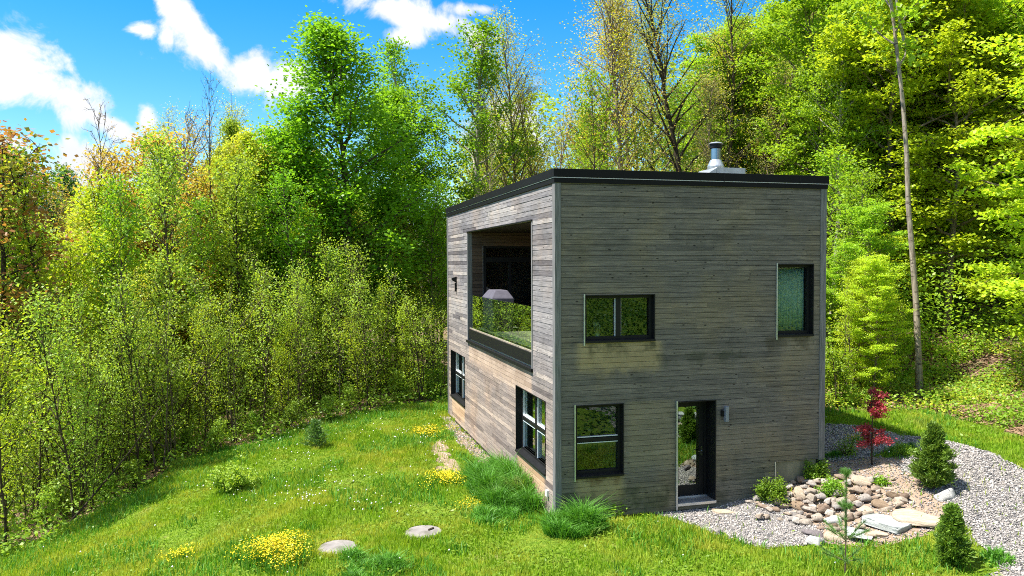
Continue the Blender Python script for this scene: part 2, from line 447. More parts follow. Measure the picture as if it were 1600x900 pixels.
# outlines on the ground (world coordinates found once from the photograph)
def poly(pts): return [tuple(hit(*p)[:2]) for p in pts]
EDGE_PX = [(-400,1010),(-200,930),(0,868),(60,850),(120,815),(200,772),(300,715),(400,692),(500,660),(600,640),(690,626)]
edge_l = poly(EDGE_PX)
EDGE_R = [(1296,640),(1380,628),(1470,615),(1540,590),(1600,566),(1800,560)]
edge_r = poly([(1296,645),(1400,640),(1442,641),(1500,655),(1600,684),(1800,750)])
def pip(x, y, P):
    x = np.asarray(x); y = np.asarray(y); ins = np.zeros(x.shape, bool); n = len(P)
    for i in range(n):
        x0, y0 = P[i]; x1, y1 = P[(i+1) % n]
        c = ((y0 > y) != (y1 > y)) & (x < (x1-x0)*(y-y0)/((y1-y0) if abs(y1-y0) > 1e-9 else 1e-9) + x0)
        ins ^= c
    return ins
LAWN = edge_l + [(-1.5,16.5),(9,16)] + edge_r + [(40,-40),(-30,-40),(-30,-6)]
PATH = poly([(1290,663),(1350,666),(1420,682),(1490,692),(1545,708),(1620,745),(1800,860),(1900,1100),(1600,1000),(1570,900),(1548,868),(1518,840),(1492,805),(1478,780),(1462,766),(1432,748),(1405,716),(1392,704),(1350,716),(1300,722),(1284,716)])
APRON = poly([(1018,803),(1060,792),(1130,782),(1185,770),(1230,790),(1262,812),(1290,838),(1262,853),(1190,858),(1120,838),(1065,815)])
BED = poly([(1170,775),(1200,750),(1240,728),(1290,716),(1330,712),(1400,716),(1450,745),(1500,768),(1505,800),(1470,830),(1400,850),(1330,855),(1270,848),(1240,815),(1180,795)])
STRIP = [(-.02,11.6),(-.35,11.7),(-.55,8),(-.42,4.8),(-.15,3.0),(-.02,2.2)]
SAND = poly([(672,690),(690,686),(716,728),(726,752),(690,752),(682,725)])

def gravel_mat():
    t = NT('grey gravel'); p = t.pos()
    v = t.new('ShaderNodeTexVoronoi'); v.inputs['Scale'].default_value = 26; t.l.new(p, v.inputs['Vector'])
    n = t.noise(p, .9, 4); 
    col = t.ramp(t.sep(v.outputs['Color'])[0], [(0,(.13,.125,.12)),(.4,(.23,.215,.205)),(.75,(.32,.295,.28)),(1,(.42,.395,.375))])
    col = t.mix(t.rng(v.outputs['Distance'], .38, .75, 0, .55), col, (.09,.085,.08))
    col = t.mix(t.rng(n, .5, .7, 0, .4), col, (.32,.26,.2))
    t.bump(v.outputs['Distance'], .8, .02)
    return t.base(col, .9, 0, .2)
M['gravel'] = gravel_mat()
def pebble_mat():
    t = NT('pebbles'); 
    col = t.ramp(t.attr('rnd'), [(0,(.10,.10,.105)),(.3,(.21,.195,.19)),(.6,(.32,.29,.27)),(.85,(.45,.41,.38)),(1,(.56,.52,.48))])
    return t.base(col, .85, 0, .25)
M['pebble'] = pebble_mat()

def ground_mat():
    t = NT('grass and forest soil'); p = t.pos(); s = t.sep(p)
    n1 = t.noise(p, .5, 5); n2 = t.noise(p, 7, 6, .7); n3 = t.noise(p, 1.7, 5, .6)
    grass = t.mix(t.rng(n2, .3, .7), (.06,.12,.01), (.17,.24,.025))
    grass = t.mix(t.rng(n3, .56, .74, 0, .6), grass, (.20,.15,.07))
    v = t.new('ShaderNodeTexVoronoi'); v.inputs['Scale'].default_value = 11; t.l.new(p, v.inputs['Vector'])
    litter = t.ramp(t.sep(v.outputs['Color'])[0], [(0,(.07,.045,.03)),(.5,(.15,.10,.065)),(1,(.27,.19,.13))])
    litter = t.mix(t.rng(n3, .45, .65, 0, .55), litter, (.09,.12,.03))
    at = t.attr('lawn')
    col = t.mix(at, litter, grass)
    t.bump(n2, .7, .04)
    return t.base(col, .95, 0, .1)
gm = mesh_np('ground', V, F, ground_mat(), smooth=True)
inl = pip(X.ravel(), Y.ravel(), LAWN).astype(np.float32).reshape(ny, nx)
k = inl.copy()
for _ in range(2):
    k[1:-1,1:-1] = (k[1:-1,1:-1]*2 + k[:-2,1:-1] + k[2:,1:-1] + k[1:-1,:-2] + k[1:-1,2:])/6
a = gm.attributes.new('lawn', 'FLOAT', 'POINT'); a.data.foreach_set('value', k.ravel())
tag(link('ground', gm), 'grassy ground and forest floor around the house', None, kind='structure')

rg = np.random.default_rng(5)
def sheet(name, P, lift, mat, step=.12, label=None):
    P = np.array(P); x0, y0 = P.min(0); x1, y1 = P.max(0)
    gx = np.arange(x0, x1+step, step); gy = np.arange(y0, y1+step, step)
    XX, YY = np.meshgrid(gx, gy)
    cxm = (XX[:-1,:-1]+step/2); cym = (YY[:-1,:-1]+step/2)
    wob = .12*np.sin(cxm*5.1+cym*2.2) + .09*np.sin(cym*7.3-cxm*3.1) + .05*np.sin(cxm*17+cym*13)
    ok = pip(cxm+wob, cym-wob*.7, [tuple(q) for q in P])
    n_x = len(gx); rr, cc_ = np.nonzero(ok)
    Fq = np.stack([rr*n_x+cc_, rr*n_x+cc_+1, (rr+1)*n_x+cc_+1, (rr+1)*n_x+cc_], 1)
    ZZ = gz(XX, YY) + lift
    Vv = np.stack([XX.ravel(), YY.ravel(), ZZ.ravel()], 1)
    used = np.unique(Fq); mp = -np.ones(len(Vv), int); mp[used] = np.arange(len(used))
    o = link(name, mesh_np(name, Vv[used], mp[Fq], mat, smooth=True))
    return tag(o, label, kind='structure')
M['sand'] = concrete('pinkish sandy soil', (.34,.25,.185), (.22,.16,.11), .4)
# the bed is a gentle mound: its own height function on top of the terrain
sheet('gravel_path', PATH, .012, M['gravel'], label='grey gravel path curving round the right of the house')
sheet('gravel_apron', APRON, .016, M['gravel'], label='grey gravel in front of the glass door')
sheet('planting_bed', BED, .008, M['sand'], label='sandy soil under the rock garden')
sheet('gravel_strip', STRIP, .012, M['sand'], label='narrow gravel strip at the foot of the sunlit wall')
sheet('bare_soil_patch', SAND, .010, M['sand'], label='bare sandy patch in the lawn')

# pebbles
def scatter_poly(P, n, rng):
    P = np.array(P); lo, hi = P.min(0), P.max(0); out = np.zeros((0,2))
    while len(out) < n:
        q = rng.uniform(lo, hi, (n*2, 2)); q = q[pip(q[:,0], q[:,1], [tuple(t) for t in P])]; out = np.vstack([out, q])
        if len(q) == 0: break
    return out[:n]
oct_v = np.array([(1,0,0),(-1,0,0),(0,1,0),(0,-1,0),(0,0,1),(0,0,-1)], float)
oct_f = np.array([(0,2,4),(2,1,4),(1,3,4),(3,0,4),(2,0,5),(1,2,5),(3,1,5),(0,3,5)])
def pebbles(name, pts, smin, smax, rng, label):
    n = len(pts); s = rng.uniform(smin, smax, n)*(1+.8*(rng.random(n) > .93))
    base = oct_v[None]*(s[:,None,None]*rng.uniform(.55, 1.2, (n,1,3))) + rng.normal(0, .18, (n,6,3))*s[:,None,None]
    th = rng.uniform(0, 2*PI, n); c, s_ = np.cos(th), np.sin(th)
    x = base[...,0]*c[:,None]-base[...,1]*s_[:,None]; y = base[...,0]*s_[:,None]+base[...,1]*c[:,None]
    z = base[...,2]*.6
    zz = gz(pts[:,0], pts[:,1]) + .016
    Vv = np.stack([x+pts[:,0,None], y+pts[:,1,None], z+zz[:,None]+s[:,None]*.2], -1).reshape(-1,3)
    Ff = (oct_f[None] + (np.arange(n)*6)[:,None,None]).reshape(-1,3)
    o = link(name, mesh_np(name, Vv, Ff, M['pebble'], np.repeat(rng.random(n), 8)))
    return tag(o, label, kind='stuff')
vis = [p for p in PATH]
pp = scatter_poly(PATH, 90000, rg); dd = (pp[:,0]-CAM[0])*CF[0] + (pp[:,1]-CAM[1])*CF[1]
ll = ((pp[:,0]-CAM[0])*CR[0] + (pp[:,1]-CAM[1])*CR[1])/dd
pp = pp[(ll < .72) & (dd > 10)][:34000]
pebbles('gravel_stones', pp, .012, .026, rg, 'loose grey stones of the gravel path')
pebbles('apron_stones', scatter_poly(APRON, 9000, rg), .011, .026, rg, 'loose pale stones in front of the door')
pebbles('strip_stones', scatter_poly(STRIP, 1500, rg), .011, .024, rg, 'loose stones along the wall foot')
pebbles('bed_stones', scatter_poly(BED, 5200, rg), .010, .024, rg, 'small stones and grit of the rock garden')

# ------------------------------------------------------------------ the house
W_, L_, ZT = 6.274, 11.875, 6.88
FO = {'mid':(.609,2.167,3.640,4.590), 'tall':(5.076,5.996,3.640,5.205), 'low':(.405,1.467,.861,2.335), 'door':(2.689,3.601,.101,2.301)}
LO = {'balc':(1.634,8.522,2.862,6.178), 'near':(.653,2.996,.773,2.333), 'far':(9.017,11.328,.756,2.306)}
STEP_X, STEP_Z = 5.06, .845
def PF(u, w, z): return (u, -w, z)
def PL(u, w, z): return (-w, u, z)
def PR(u, w, z): return (W_+w, u, z)
def PB(u, w, z): return (u, L_+w, z)
def fbox(mb, P, u0, u1, w0, w1, z0, z1): mb.box(P(u0, w0, z0), P(u1, w1, z1))

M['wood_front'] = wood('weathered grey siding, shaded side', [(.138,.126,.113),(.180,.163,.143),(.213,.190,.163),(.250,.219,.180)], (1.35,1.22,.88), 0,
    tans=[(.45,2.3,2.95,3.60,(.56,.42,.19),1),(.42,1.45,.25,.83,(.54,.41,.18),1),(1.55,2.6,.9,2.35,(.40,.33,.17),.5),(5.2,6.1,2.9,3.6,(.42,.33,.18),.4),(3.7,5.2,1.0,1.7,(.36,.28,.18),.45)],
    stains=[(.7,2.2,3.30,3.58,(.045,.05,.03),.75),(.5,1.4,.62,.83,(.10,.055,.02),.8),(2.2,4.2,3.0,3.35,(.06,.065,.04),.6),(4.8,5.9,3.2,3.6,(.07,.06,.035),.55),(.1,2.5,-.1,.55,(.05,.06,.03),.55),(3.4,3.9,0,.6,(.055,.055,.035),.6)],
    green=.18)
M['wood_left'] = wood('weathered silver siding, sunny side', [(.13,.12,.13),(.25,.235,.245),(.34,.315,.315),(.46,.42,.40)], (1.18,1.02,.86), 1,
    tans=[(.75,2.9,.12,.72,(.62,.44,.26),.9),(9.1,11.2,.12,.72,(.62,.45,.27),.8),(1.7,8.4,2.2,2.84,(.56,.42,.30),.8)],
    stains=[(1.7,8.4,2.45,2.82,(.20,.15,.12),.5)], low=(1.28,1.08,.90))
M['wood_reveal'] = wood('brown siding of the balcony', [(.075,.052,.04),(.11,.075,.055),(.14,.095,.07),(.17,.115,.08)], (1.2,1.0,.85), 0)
M['wood_side'] = wood('weathered siding of the far sides', [(.14,.13,.12),(.18,.17,.15),(.22,.2,.17),(.26,.23,.19)], (1.2,1.1,.9), 1)
M['deck'] = wood('weathered deck boards', [(.30,.26,.20),(.36,.31,.24),(.42,.36,.28),(.46,.4,.3)], (1.1,1.0,.9), 1)
def trim_mat():
    t = NT('blue grey corner board'); o = t.coord(); n = t.noise(t.mapv(o, (20,20,1.2)), 2, 6, .6); b = t.noise(o, 1.1, 4)
    col = t.mix(t.rng(n, .3, .7), (.12,.12,.12), (.23,.22,.225)); col = t.mix(t.rng(b, .5, .7, 0, .5), col, (.11,.13,.11))
    return t.base(col, .8, 0, .2)
M['trim'] = trim_mat()

def glass_mat(name, tint, base, mul):
    t = NT(name); t.n.remove(t.p)
    fr = t.new('ShaderNodeLayerWeight'); fr.inputs[0].default_value = .5
    f = t.M('ADD', t.M('MULTIPLY', t.M('ADD', t.M('MULTIPLY', t.M('POWER', fr.outputs['Facing'], 5.), .96), .04), mul), base, clamp=True)
    gl = t.new('ShaderNodeBsdfGlossy'); gl.inputs['Roughness'].default_value = .0; gl.inputs['Color'].default_value = (.93,1,.97,1)
    tr = t.new('ShaderNodeBsdfTransparent'); tr.inputs[0].default_value = (*tint, 1)
    ms = t.new('ShaderNodeMixShader'); t.l.new(f, ms.inputs[0]); t.l.new(tr.outputs[0], ms.inputs[1]); t.l.new(gl.outputs[0], ms.inputs[2])
    t.l.new(ms.outputs[0], t.out.inputs[0]); return t.m
M['glass'] = glass_mat('window glass', (.72,.82,.78), .02, .9)
M['glass_door'] = glass_mat('door glass', (.62,.70,.66), .20, 1.1)
M['glass_side'] = glass_mat('side window glass', (.7,.8,.78), .14, 1.1)
M['glass_rail'] = glass_mat('balustrade glass', (.80,.93,.86), .08, 1.7)

house = empty('house', (0,0,0))
tag(house, 'two storey box house clad in weathered grey boards with a black flat roof edge', 'house')

rb = random.Random(3)
def siding(name, P, u0, u1, z0, z1, openings, mat, parent, cut=None, label=None, row=.1105, w=.012, vary=.17):
    mb = MB(); z = z0
    while z < z1 - .01:
        za, zb = z, min(z+row, z1); z += row
        r1 = rb.random()
        # board ends along this row
        ends = [u0]; 
        while ends[-1] < u1: ends.append(ends[-1] + rb.uniform(1.2, 4.6))
        ends[-1] = u1
        segs = []
        for a, b in zip(ends[:-1], ends[1:]):
            col = (min(1, max(0, rb.gauss(.5, vary) if rb.random() > .05 else rb.uniform(0, .15))), rb.random(), rb.random(), 1)
            segs.append((a, b, col, rb.uniform(0, .005)))
        G = .0037
        zs = sorted({za+G, zb-G} | {q for o in openings for q in o[2:4] if za+G < q < zb-G} | ({cut[1]} if cut and za+G < cut[1] < zb-G else set()))
        for q0, q1 in zip(zs[:-1], zs[1:]):
            zm = (q0+q1)/2
            for a, b, col, off in segs:
                if b-a < .02: continue
                iv = [(a+.0015, b-.0015)]
                bl = [(o[0], o[1]) for o in openings if o[2] < zm < o[3]]
                if cut and zm < cut[1]: bl.append((cut[0], 99))
                for (c, d) in bl:
                    nv = []
                    for (s, e) in iv:
                        if d <= s or c >= e: nv.append((s, e)); continue
                        if s < c: nv.append((s, c))
                        if e > d: nv.append((d, e))
                    iv = nv
                mb.cur = col
                for (s, e) in iv:
                    if e-s < .004: continue
                    # a board face slightly tilted (bottom edge proud)
                    pts = [P(s, -.01, q0), P(e, -.01, q0), P(e, -.01, q1), P(s, -.01, q1), P(s, w+off+.004, q0), P(e, w+off+.004, q0), P(e, w+off, q1), P(s, w+off, q1)]
                    mb.add(pts, [(4,5,6,7),(0,4,7,3),(1,2,6,5),(3,7,6,2),(0,1,5,4)])
    o = mb.build(name, mat, parent, colors=True)
    if label: o['label'] = label
    return o
def slab(name, P, u0, u1, z0, z1, openings, wa, wb, mat, parent, label=None):
    """wall core with real holes"""
    us = sorted({u0, u1} | {q for o in openings for q in o[:2]}); zs = sorted({z0, z1} | {q for o in openings for q in o[2:4]})
    mb = MB()
    for a, b in zip(us[:-1], us[1:]):
        for c, d in zip(zs[:-1], zs[1:]):
            um, zm = (a+b)/2, (c+d)/2
            if any(o[0] < um < o[1] and o[2] < zm < o[3] for o in openings): continue
            for w_ in (wa, wb): mb.quad(P(a, w_, c), P(b, w_, c), P(b, w_, d), P(a, w_, d))
    for (a, b, c, d) in [(u0, u1, z0, z1)] + list(openings):
        mb.quad(P(a, wa, c), P(b, wa, c), P(b, wb, c), P(a, wb, c)); mb.quad(P(a, wa, d), P(b, wa, d), P(b, wb, d), P(a, wb, d))
        mb.quad(P(a, wa, c), P(a, wa, d), P(a, wb, d), P(a, wb, c)); mb.quad(P(b, wa, c), P(b, wa, d), P(b, wb, d), P(b, wb, c))
    o = mb.build(name, mat, parent)
    if label: o['label'] = label
    return o
M['core'] = plain('black building paper', (.02,.02,.02), .9, 0, .1)
fo, lo = list(FO.values()), list(LO.values())
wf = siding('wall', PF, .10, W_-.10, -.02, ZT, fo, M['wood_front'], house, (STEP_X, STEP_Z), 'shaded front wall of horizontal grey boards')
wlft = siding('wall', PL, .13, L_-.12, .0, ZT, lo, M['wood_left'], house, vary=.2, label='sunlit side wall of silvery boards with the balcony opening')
siding('wall', PR, 0, L_, .85, ZT, [], M['wood_side'], house)
siding('wall', PB, 0, W_, .2, ZT, [], M['wood_side'], house)
slab('wall_core', PF, .17, W_-.17, -.1, ZT, fo, -.012, -.17, M['core'], wf)
slab('wall_core', PL, .0, L_, -.1, ZT, lo, -.012, -.17, M['core'], wlft)
slab('wall_core', PR, .0, L_, -.1, ZT, [], -.012, -.17, M['core'], house)
slab('wall_core', PB, .17, W_-.17, -.1, ZT, [], -.012, -.17, M['core'], house)

mb = MB(); mb.box((.03,.03,-1.2),(W_-.03,L_-.03,-.11)); mb.box((STEP_X-.01,.006,-1.0),(W_-.05,.16,STEP_Z-.005))
mb.box((W_-.16,.16,-1.0),(W_-.012,L_-.1,STEP_Z-.005))
mb.build('foundation', M['concrete'], house)
mb = MB(); fbox(mb, PL, .13, L_-.1, .0, .022, -.05, -.004); mb.build('base_flashing', M['black'], house)
mb = MB(); fbox(mb, PF, STEP_X-.012, STEP_X+.012, .0, .03, .0, STEP_Z+.01); mb.build('step_trim', M['galv'], house)

# corner boards
def ctrim(boxes, label=None):
    mb = MB()
    for a, b in boxes: mb.box(a, b)
    o = mb.build('corner_board', M['trim'], house, bevel=.004)
    if label: o['label'] = label
ctrim([((-.035,-.035,-.05),(.10,.0,ZT)), ((-.035,.0,-.05),(.0,.13,ZT))], 'corner board at the corner nearest the lawn')
ctrim([((W_-.115,-.038,STEP_Z-.02),(W_+.03,-.0,ZT)), ((W_,.0,STEP_Z-.02),(W_+.03,.12,ZT))], 'corner board beside the tall window')
ctrim([((-.035,L_-.12,-.05),(.0,L_+.03,ZT)), ((.0,L_,-.05),(.1,L_+.03,ZT))])
ctrim([((W_,L_-.12,.4),(W_+.03,L_+.03,ZT))])

# roof
mb = MB(); mb.box((.02,.02,ZT+.002),(W_-.02,L_-.02,ZT+.16)); roof = mb.build('roof', M['roofmetal'], house)
def ring(mb, o, t, z0, z1):
    x0,y0,x1,y1 = -o,-o,W_+o,L_+o
    mb.box((x0,y0,z0),(x1,y0+t,z1)); mb.box((x0,y1-t,z0),(x1,y1,z1)); mb.box((x0,y0+t,z0),(x0+t,y1-t,z1)); mb.box((x1-t,y0+t,z0),(x1,y1-t,z1))
mb = MB(); ring(mb, .048, .12, ZT-.02, ZT+.078); mb.build('flashing', M['roofmetal'], roof)
mb = MB(); ring(mb, .066, .14, ZT+.092, ZT+.262); mb.build('fascia', M['roofmetal'], roof, bevel=.004)
mb = MB(); ring(mb, .058, .13, ZT+.078, ZT+.092); mb.build('drip_edge', M['galv'], roof)
# seams in the fascia
mb = MB()
for x in (1.45, 3.75, 5.6): mb.box((x-.004,-.070,ZT+.06),(x+.004,-.067,ZT+.262))
mb.build('seam', M['black'], roof)

# chimney: cricket box, cone flashing, pipe and cap
CY = 3.0
ch = MB(); q = [(2.88,CY-.28),(3.66,CY-.28),(3.66,CY+.6),(2.88,CY+.6)]
c0 = onplane_front(1090,270)
xc = 5.28
ch.box((xc-.18,CY-.38,ZT+.16),(xc+.62,CY+.5,ZT+.735)); ch.add([(xc-.18,CY-.38,ZT+.735),(xc-.18,CY+.5,ZT+.735),(xc-.85,CY+.5,ZT+.3),(xc-.85,CY-.38,ZT+.3),(xc-.22,CY-.38,ZT+.3),(xc-.22,CY+.5,ZT+.3)], [(0,1,2,3),(0,3,4),(1,5,2)])
chim = ch.build('chimney', M['galv'], house)
mb = MB(); mb.lathe([(.20,.70),(.21,.80),(.205,.82),(.145,.95),(.13,.97)], (xc,CY,ZT), 24); mb.build('cone_flashing', M['galv'], chim, smooth=False)
mb = MB(); mb.lathe([(.128,.9),(.128,1.27)], (xc,CY,ZT), 24); mb.build('pipe', M['steel_dark'], chim)
mb = MB(); mb.lathe([(.14,1.25),(.15,1.27),(.15,1.36),(.14,1.37)], (xc,CY,ZT), 24); mb.build('collar', M['black'], chim)
mb = MB(); mb.lathe([(.18,1.365),(.185,1.38),(.13,1.41),(.02,1.43)], (xc,CY,ZT), 24); mb.build('cap', M['galv'], chim)

# windows
def window(name, P, op, r, vb=(), hb=(), parent=house, label=None, strip=True, side=1, fw=.06, sash=True, sill=.055):
    """r = depth of the frame behind the boards; vb/hb = bars at fractions"""
    u0, u1, z0, z1 = op
    fr = MB(); t = .018
    for (a,b,c,d) in ((u0,u0+t,z0,z1),(u1-t,u1,z0,z1),(u0+t,u1-t,z1-t,z1)): fbox(fr, P, a, b, -r, .034, c, d)
    for (a,b,c,d) in ((u0+t,u0+t+fw,z0+.02,z1-t),(u1-t-fw,u1-t,z0+.02,z1-t),(u0+t+fw,u1-t-fw,z1-t-fw,z1-t),(u0+t+fw,u1-t-fw,z0+.02,z0+.02+fw)):
        fbox(fr, P, a, b, -r-.07, -r+.005, c, d)
    for f in vb: uc = u0+(u1-u0)*f; fbox(fr, P, uc-fw*(.95 if P is PF else .55), uc+fw*(.95 if P is PF else .55), -r-.05, -r+.012, z0+.02+fw, z1-t-fw)
    for f in hb:
        zc = z0+(z1-z0)*f
        cuts = [u0+t+fw] + sorted(x for g in vb for x in (u0+(u1-u0)*g-fw*.55, u0+(u1-u0)*g+fw*.55)) + [u1-t-fw]
        for a, b in zip(cuts[::2], cuts[1::2]): fbox(fr, P, a, b, -r-.05, -r+.006, zc-fw*.62, zc+fw*.62)
    o = fr.build(name, M['black'], parent, bevel=.003)
    if label: o['label'] = label
    s = MB(); s.add([P(u0+.0,-r,z0-.005),P(u1-.0,-r,z0-.005),P(u1-.0,-r,z0+.034),P(u0+.0,-r,z0+.034), P(u0,sill,z0-.035),P(u1,sill,z0-.035),P(u1,sill,z0+.006),P(u0,sill,z0+.006)],
          [(0,1,5,4),(3,7,6,2),(4,5,6,7),(0,4,7,3),(1,2,6,5),(0,3,2,1)])
    s.build('sill', M['black'], o)
    us = [u0] + [u0+(u1-u0)*f for f in vb] + [u1]; zs = [z0] + [z0+(z1-z0)*f for f in hb] + [z1]
    for a, b in zip(us[:-1], us[1:]):
        for c, d in zip(zs[:-1], zs[1:]):
            g = MB(); fbox(g, P, a+.03, b-.03, -r-.066, -r-.060, c+.03, d-.03); g.build('pane', M['glass' if P is PF else 'glass_side'], o)
            if sash:
                sm = MB(); i = fw*.9; k = .016 if P is PF else .026
                for (e,f_,h,j) in ((a+i,a+i+k,c+i,d-i),(b-i-k,b-i,c+i,d-i),(a+i+k,b-i-k,c+i,c+i+k),(a+i+k,b-i-k,d-i-k,d-i)):
                    fbox(sm, P, e, f_, -r-.058, -r-.010, h, j)
                sm.build('sash', M['white'], o)
    if strip:
        j = MB(); fbox(j, P, u0-.03, u0-.002, .0, .05, z0-.09, z1+.02); j.build('edge_trim', M['galv'], o)
    return o
window('window', PF, FO['mid'], .09, vb=(.5,), label='upper window of two panes')
window('window', PF, FO['low'], .10, hb=(.49,), label='lower window with one cross bar')
window('window', PF, FO['tall'], .10, label='tall upper window with a pale curtain', sash=False)
window('window', PL, LO['near'], .12, vb=(.5,), hb=(.5,), strip=False, label='four pane window near the corner')
window('window', PL, LO['far'], .12, vb=(.5,), hb=(.5,), strip=False, label='four pane window under the wall lamp')

# door
u0,u1,z0,z1 = FO['door']; R = .36
mb = MB(); t = .02
fbox(mb, PF, u0, u0+t, -R-.08, .036, z0, z1); fbox(mb, PF, u1-t, u1, -R-.08, .036, z0, z1); fbox(mb, PF, u0+t, u1-t, -R-.08, .036, z1-t, z1)
for a,b,c,d in ((u0+t,u0+t+.05,z0+.05,z1-t),(u1-t-.05,u1-t,z0+.05,z1-t),(u0+t+.05,u1-t-.05,z1-t-.05,z1-t)): fbox(mb, PF, a,b,-R-.07,-R,c,d)
door = mb.build('door', M['black'], house, bevel=.003); door['label'] = 'black glazed door deep in its opening'
mb = MB(); a,b,c,d = u0+.075,u1-.075,z0+.06,z1-.075; s_ = .115
fbox(mb, PF, a,a+s_,-R-.055,-R-.01,c,d); fbox(mb, PF, b-s_,b,-R-.055,-R-.01,c,d); fbox(mb, PF, a+s_,b-s_,-R-.055,-R-.01,d-.12,d); fbox(mb, PF, a+s_,b-s_,-R-.055,-R-.01,c,c+.22)
mb.build('door_leaf', M['black'], door, bevel=.003)
mb = MB(); fbox(mb, PF, a+s_-.01,b-s_+.01,-R-.036,-R-.03,c+.21,d-.11); mb.build('pane', M['glass_door'], door)
mb = MB(); fbox(mb, PF, u0+.002, u1-.002, -R-.07, .06, z0-.03, z0+.03); fbox(mb, PF, u0+t, u1-t, -R-.06, -R+.05, z0+.03, z0+.055); mb.build('threshold', M['galv'], door, bevel=.003)
mb = MB(); hx = b-.06; fbox(mb, PF, hx-.022,hx+.022,-R-.01,-R+.004,z0+.92,z0+1.12); mb.tube([PF(hx,-R,z0+1.02),PF(hx,-R+.055,z0+1.02),PF(hx-.11,-R+.06,z0+1.02)],.010,8); mb.build('handle', M['steel_dark'], door)
mb = MB(); fbox(mb, PF, u0-.034,u0-.002,.0,.055,z0-.13,z1+.02); mb.build('edge_trim', M['galv'], door)

# balcony
BD = 2.2; y0,y1,bz0,bz1 = LO['balc']; DZ = 3.27
bal = MB(); bal.box((.001,y0+.001,2.95),(BD,y1-.001,DZ-.04)); bal = bal.build('balcony', M['black'], house); bal['label'] = 'recessed balcony behind a glass balustrade'
mb = MB(); x = .03
while x < BD-.02:
    mb.cur = (min(1,max(0,rb.gauss(.5,.25))), rb.random(), rb.random(), 1); mb.box((x,y0+.01,DZ-.035),(min(x+.138,BD-.005),y1-.01,DZ)); x += .144
mb.build('deck', M['deck'], bal, colors=True)
mb = MB(); mb.box((-.0,y0+.001,bz1+.001),(BD,y1-.001,bz1+.05)); mb.build('soffit', M['soffit'], bal)
def PBack(u, w, z): return (BD-w, u, z)
def PFar(u, w, z): return (u, y1-w, z)
def PNear(u, w, z): return (u, y0+w, z)
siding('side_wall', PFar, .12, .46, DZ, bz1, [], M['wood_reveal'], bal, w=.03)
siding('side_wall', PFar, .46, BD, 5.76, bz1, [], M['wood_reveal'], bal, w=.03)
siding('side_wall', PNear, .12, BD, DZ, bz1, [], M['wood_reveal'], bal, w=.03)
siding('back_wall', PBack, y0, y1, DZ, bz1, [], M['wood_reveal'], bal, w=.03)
mb = MB(); mb.box((.17,y1+.02,2.95),(.44,y1+.05,bz1)); mb.box((.46,y1+.02,5.78),(BD,y1+.05,bz1)); mb.box((.17,y0-.05,2.95),(BD,y0-.02,bz1)); mb.box((BD+.02,y0,2.95),(BD+.05,y1,bz1)); mb.build('balcony_core', M['core'], bal)
# glazed door at the far end with a transom band
mb = MB()
def gb(a,b,c,d,w0=-.06,w1=.02): fbox(mb, PFar, a,b,w0,w1,c,d)
gb(.46,.56,DZ,5.76); gb(BD-.08,BD,DZ,5.76); gb(.56,BD-.08,5.70,5.76); gb(.56,BD-.08,5.27,5.42); gb(.56,BD-.08,DZ,DZ+.08); gb(1.28,1.36,DZ+.08,5.27)
gd = mb.build('balcony_door', M['black'], bal); gd['label'] = 'black framed sliding glass door of the balcony'
for a,b,c,d in ((.56,BD-.08,5.42,5.70),(.56,1.28,DZ+.08,5.27),(1.36,BD-.08,DZ+.08,5.27)):
    g = MB(); fbox(g, PFar, a,b,-.03,-.024,c,d); g.build('pane', M['glass'], gd)
mb = MB(); fbox(mb, PFar, .445,.462,-.0,.045,DZ,5.78); mb.build('edge_trim', M['trim'], gd)
# opening trims
for a_, b_ in ((y1-.03,y1+.05),(y0-.05,y0+.03)): mb = MB(); fbox(mb, PL, a_,b_,-.12,.03,bz0,bz1); mb.build('opening_trim', M['trim'], bal, bevel=.004)
mb = MB(); fbox(mb, PL, y0-.06,y1+.06,-.05,.05,bz1+.002,bz1+.03); fbox(mb, PL, y0-.06,y1+.06,-.12,.07,bz0-.04,bz0+.035); mb.build('flashing', M['black'], bal)
mb = MB(); fbox(mb, PL, y0+.03,y1-.03,-.11,-.07,DZ-.12,DZ+.03); mb.build('bottom_rail', M['black'], bal)
mb = MB(); fbox(mb, PL, y0+.03,y1-.03,-.065,-.04,bz0+.035,bz0+.075); mb.build('glass_channel', M['galv'], bal)
n = 4; pw = (y1-y0-.06)/n
for i in range(n):
    g = MB(); fbox(g, PL, y0+.03+i*pw+.006, y0+.03+(i+1)*pw-.006, -.058, -.046, bz0+.06, 4.27); g.build('balustrade_pane', M['glass_rail'], bal)

# rooms behind the windows
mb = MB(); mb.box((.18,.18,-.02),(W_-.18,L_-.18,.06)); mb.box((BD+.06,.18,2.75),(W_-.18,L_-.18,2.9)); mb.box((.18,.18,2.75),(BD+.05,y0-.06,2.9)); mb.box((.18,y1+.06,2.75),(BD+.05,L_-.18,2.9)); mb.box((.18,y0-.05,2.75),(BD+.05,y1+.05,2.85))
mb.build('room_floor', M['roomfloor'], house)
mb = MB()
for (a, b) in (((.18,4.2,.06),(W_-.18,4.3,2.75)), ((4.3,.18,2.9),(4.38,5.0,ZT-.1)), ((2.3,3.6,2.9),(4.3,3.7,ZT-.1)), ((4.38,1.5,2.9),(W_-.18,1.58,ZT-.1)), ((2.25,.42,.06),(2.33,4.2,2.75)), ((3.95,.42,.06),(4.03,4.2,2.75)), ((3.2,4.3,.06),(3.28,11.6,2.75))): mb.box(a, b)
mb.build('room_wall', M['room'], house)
mb = MB(); mb.box((.18,.18,ZT-.1),(W_-.18,L_-.18,ZT-.02)); mb.build('room_ceiling', M['room'], house)
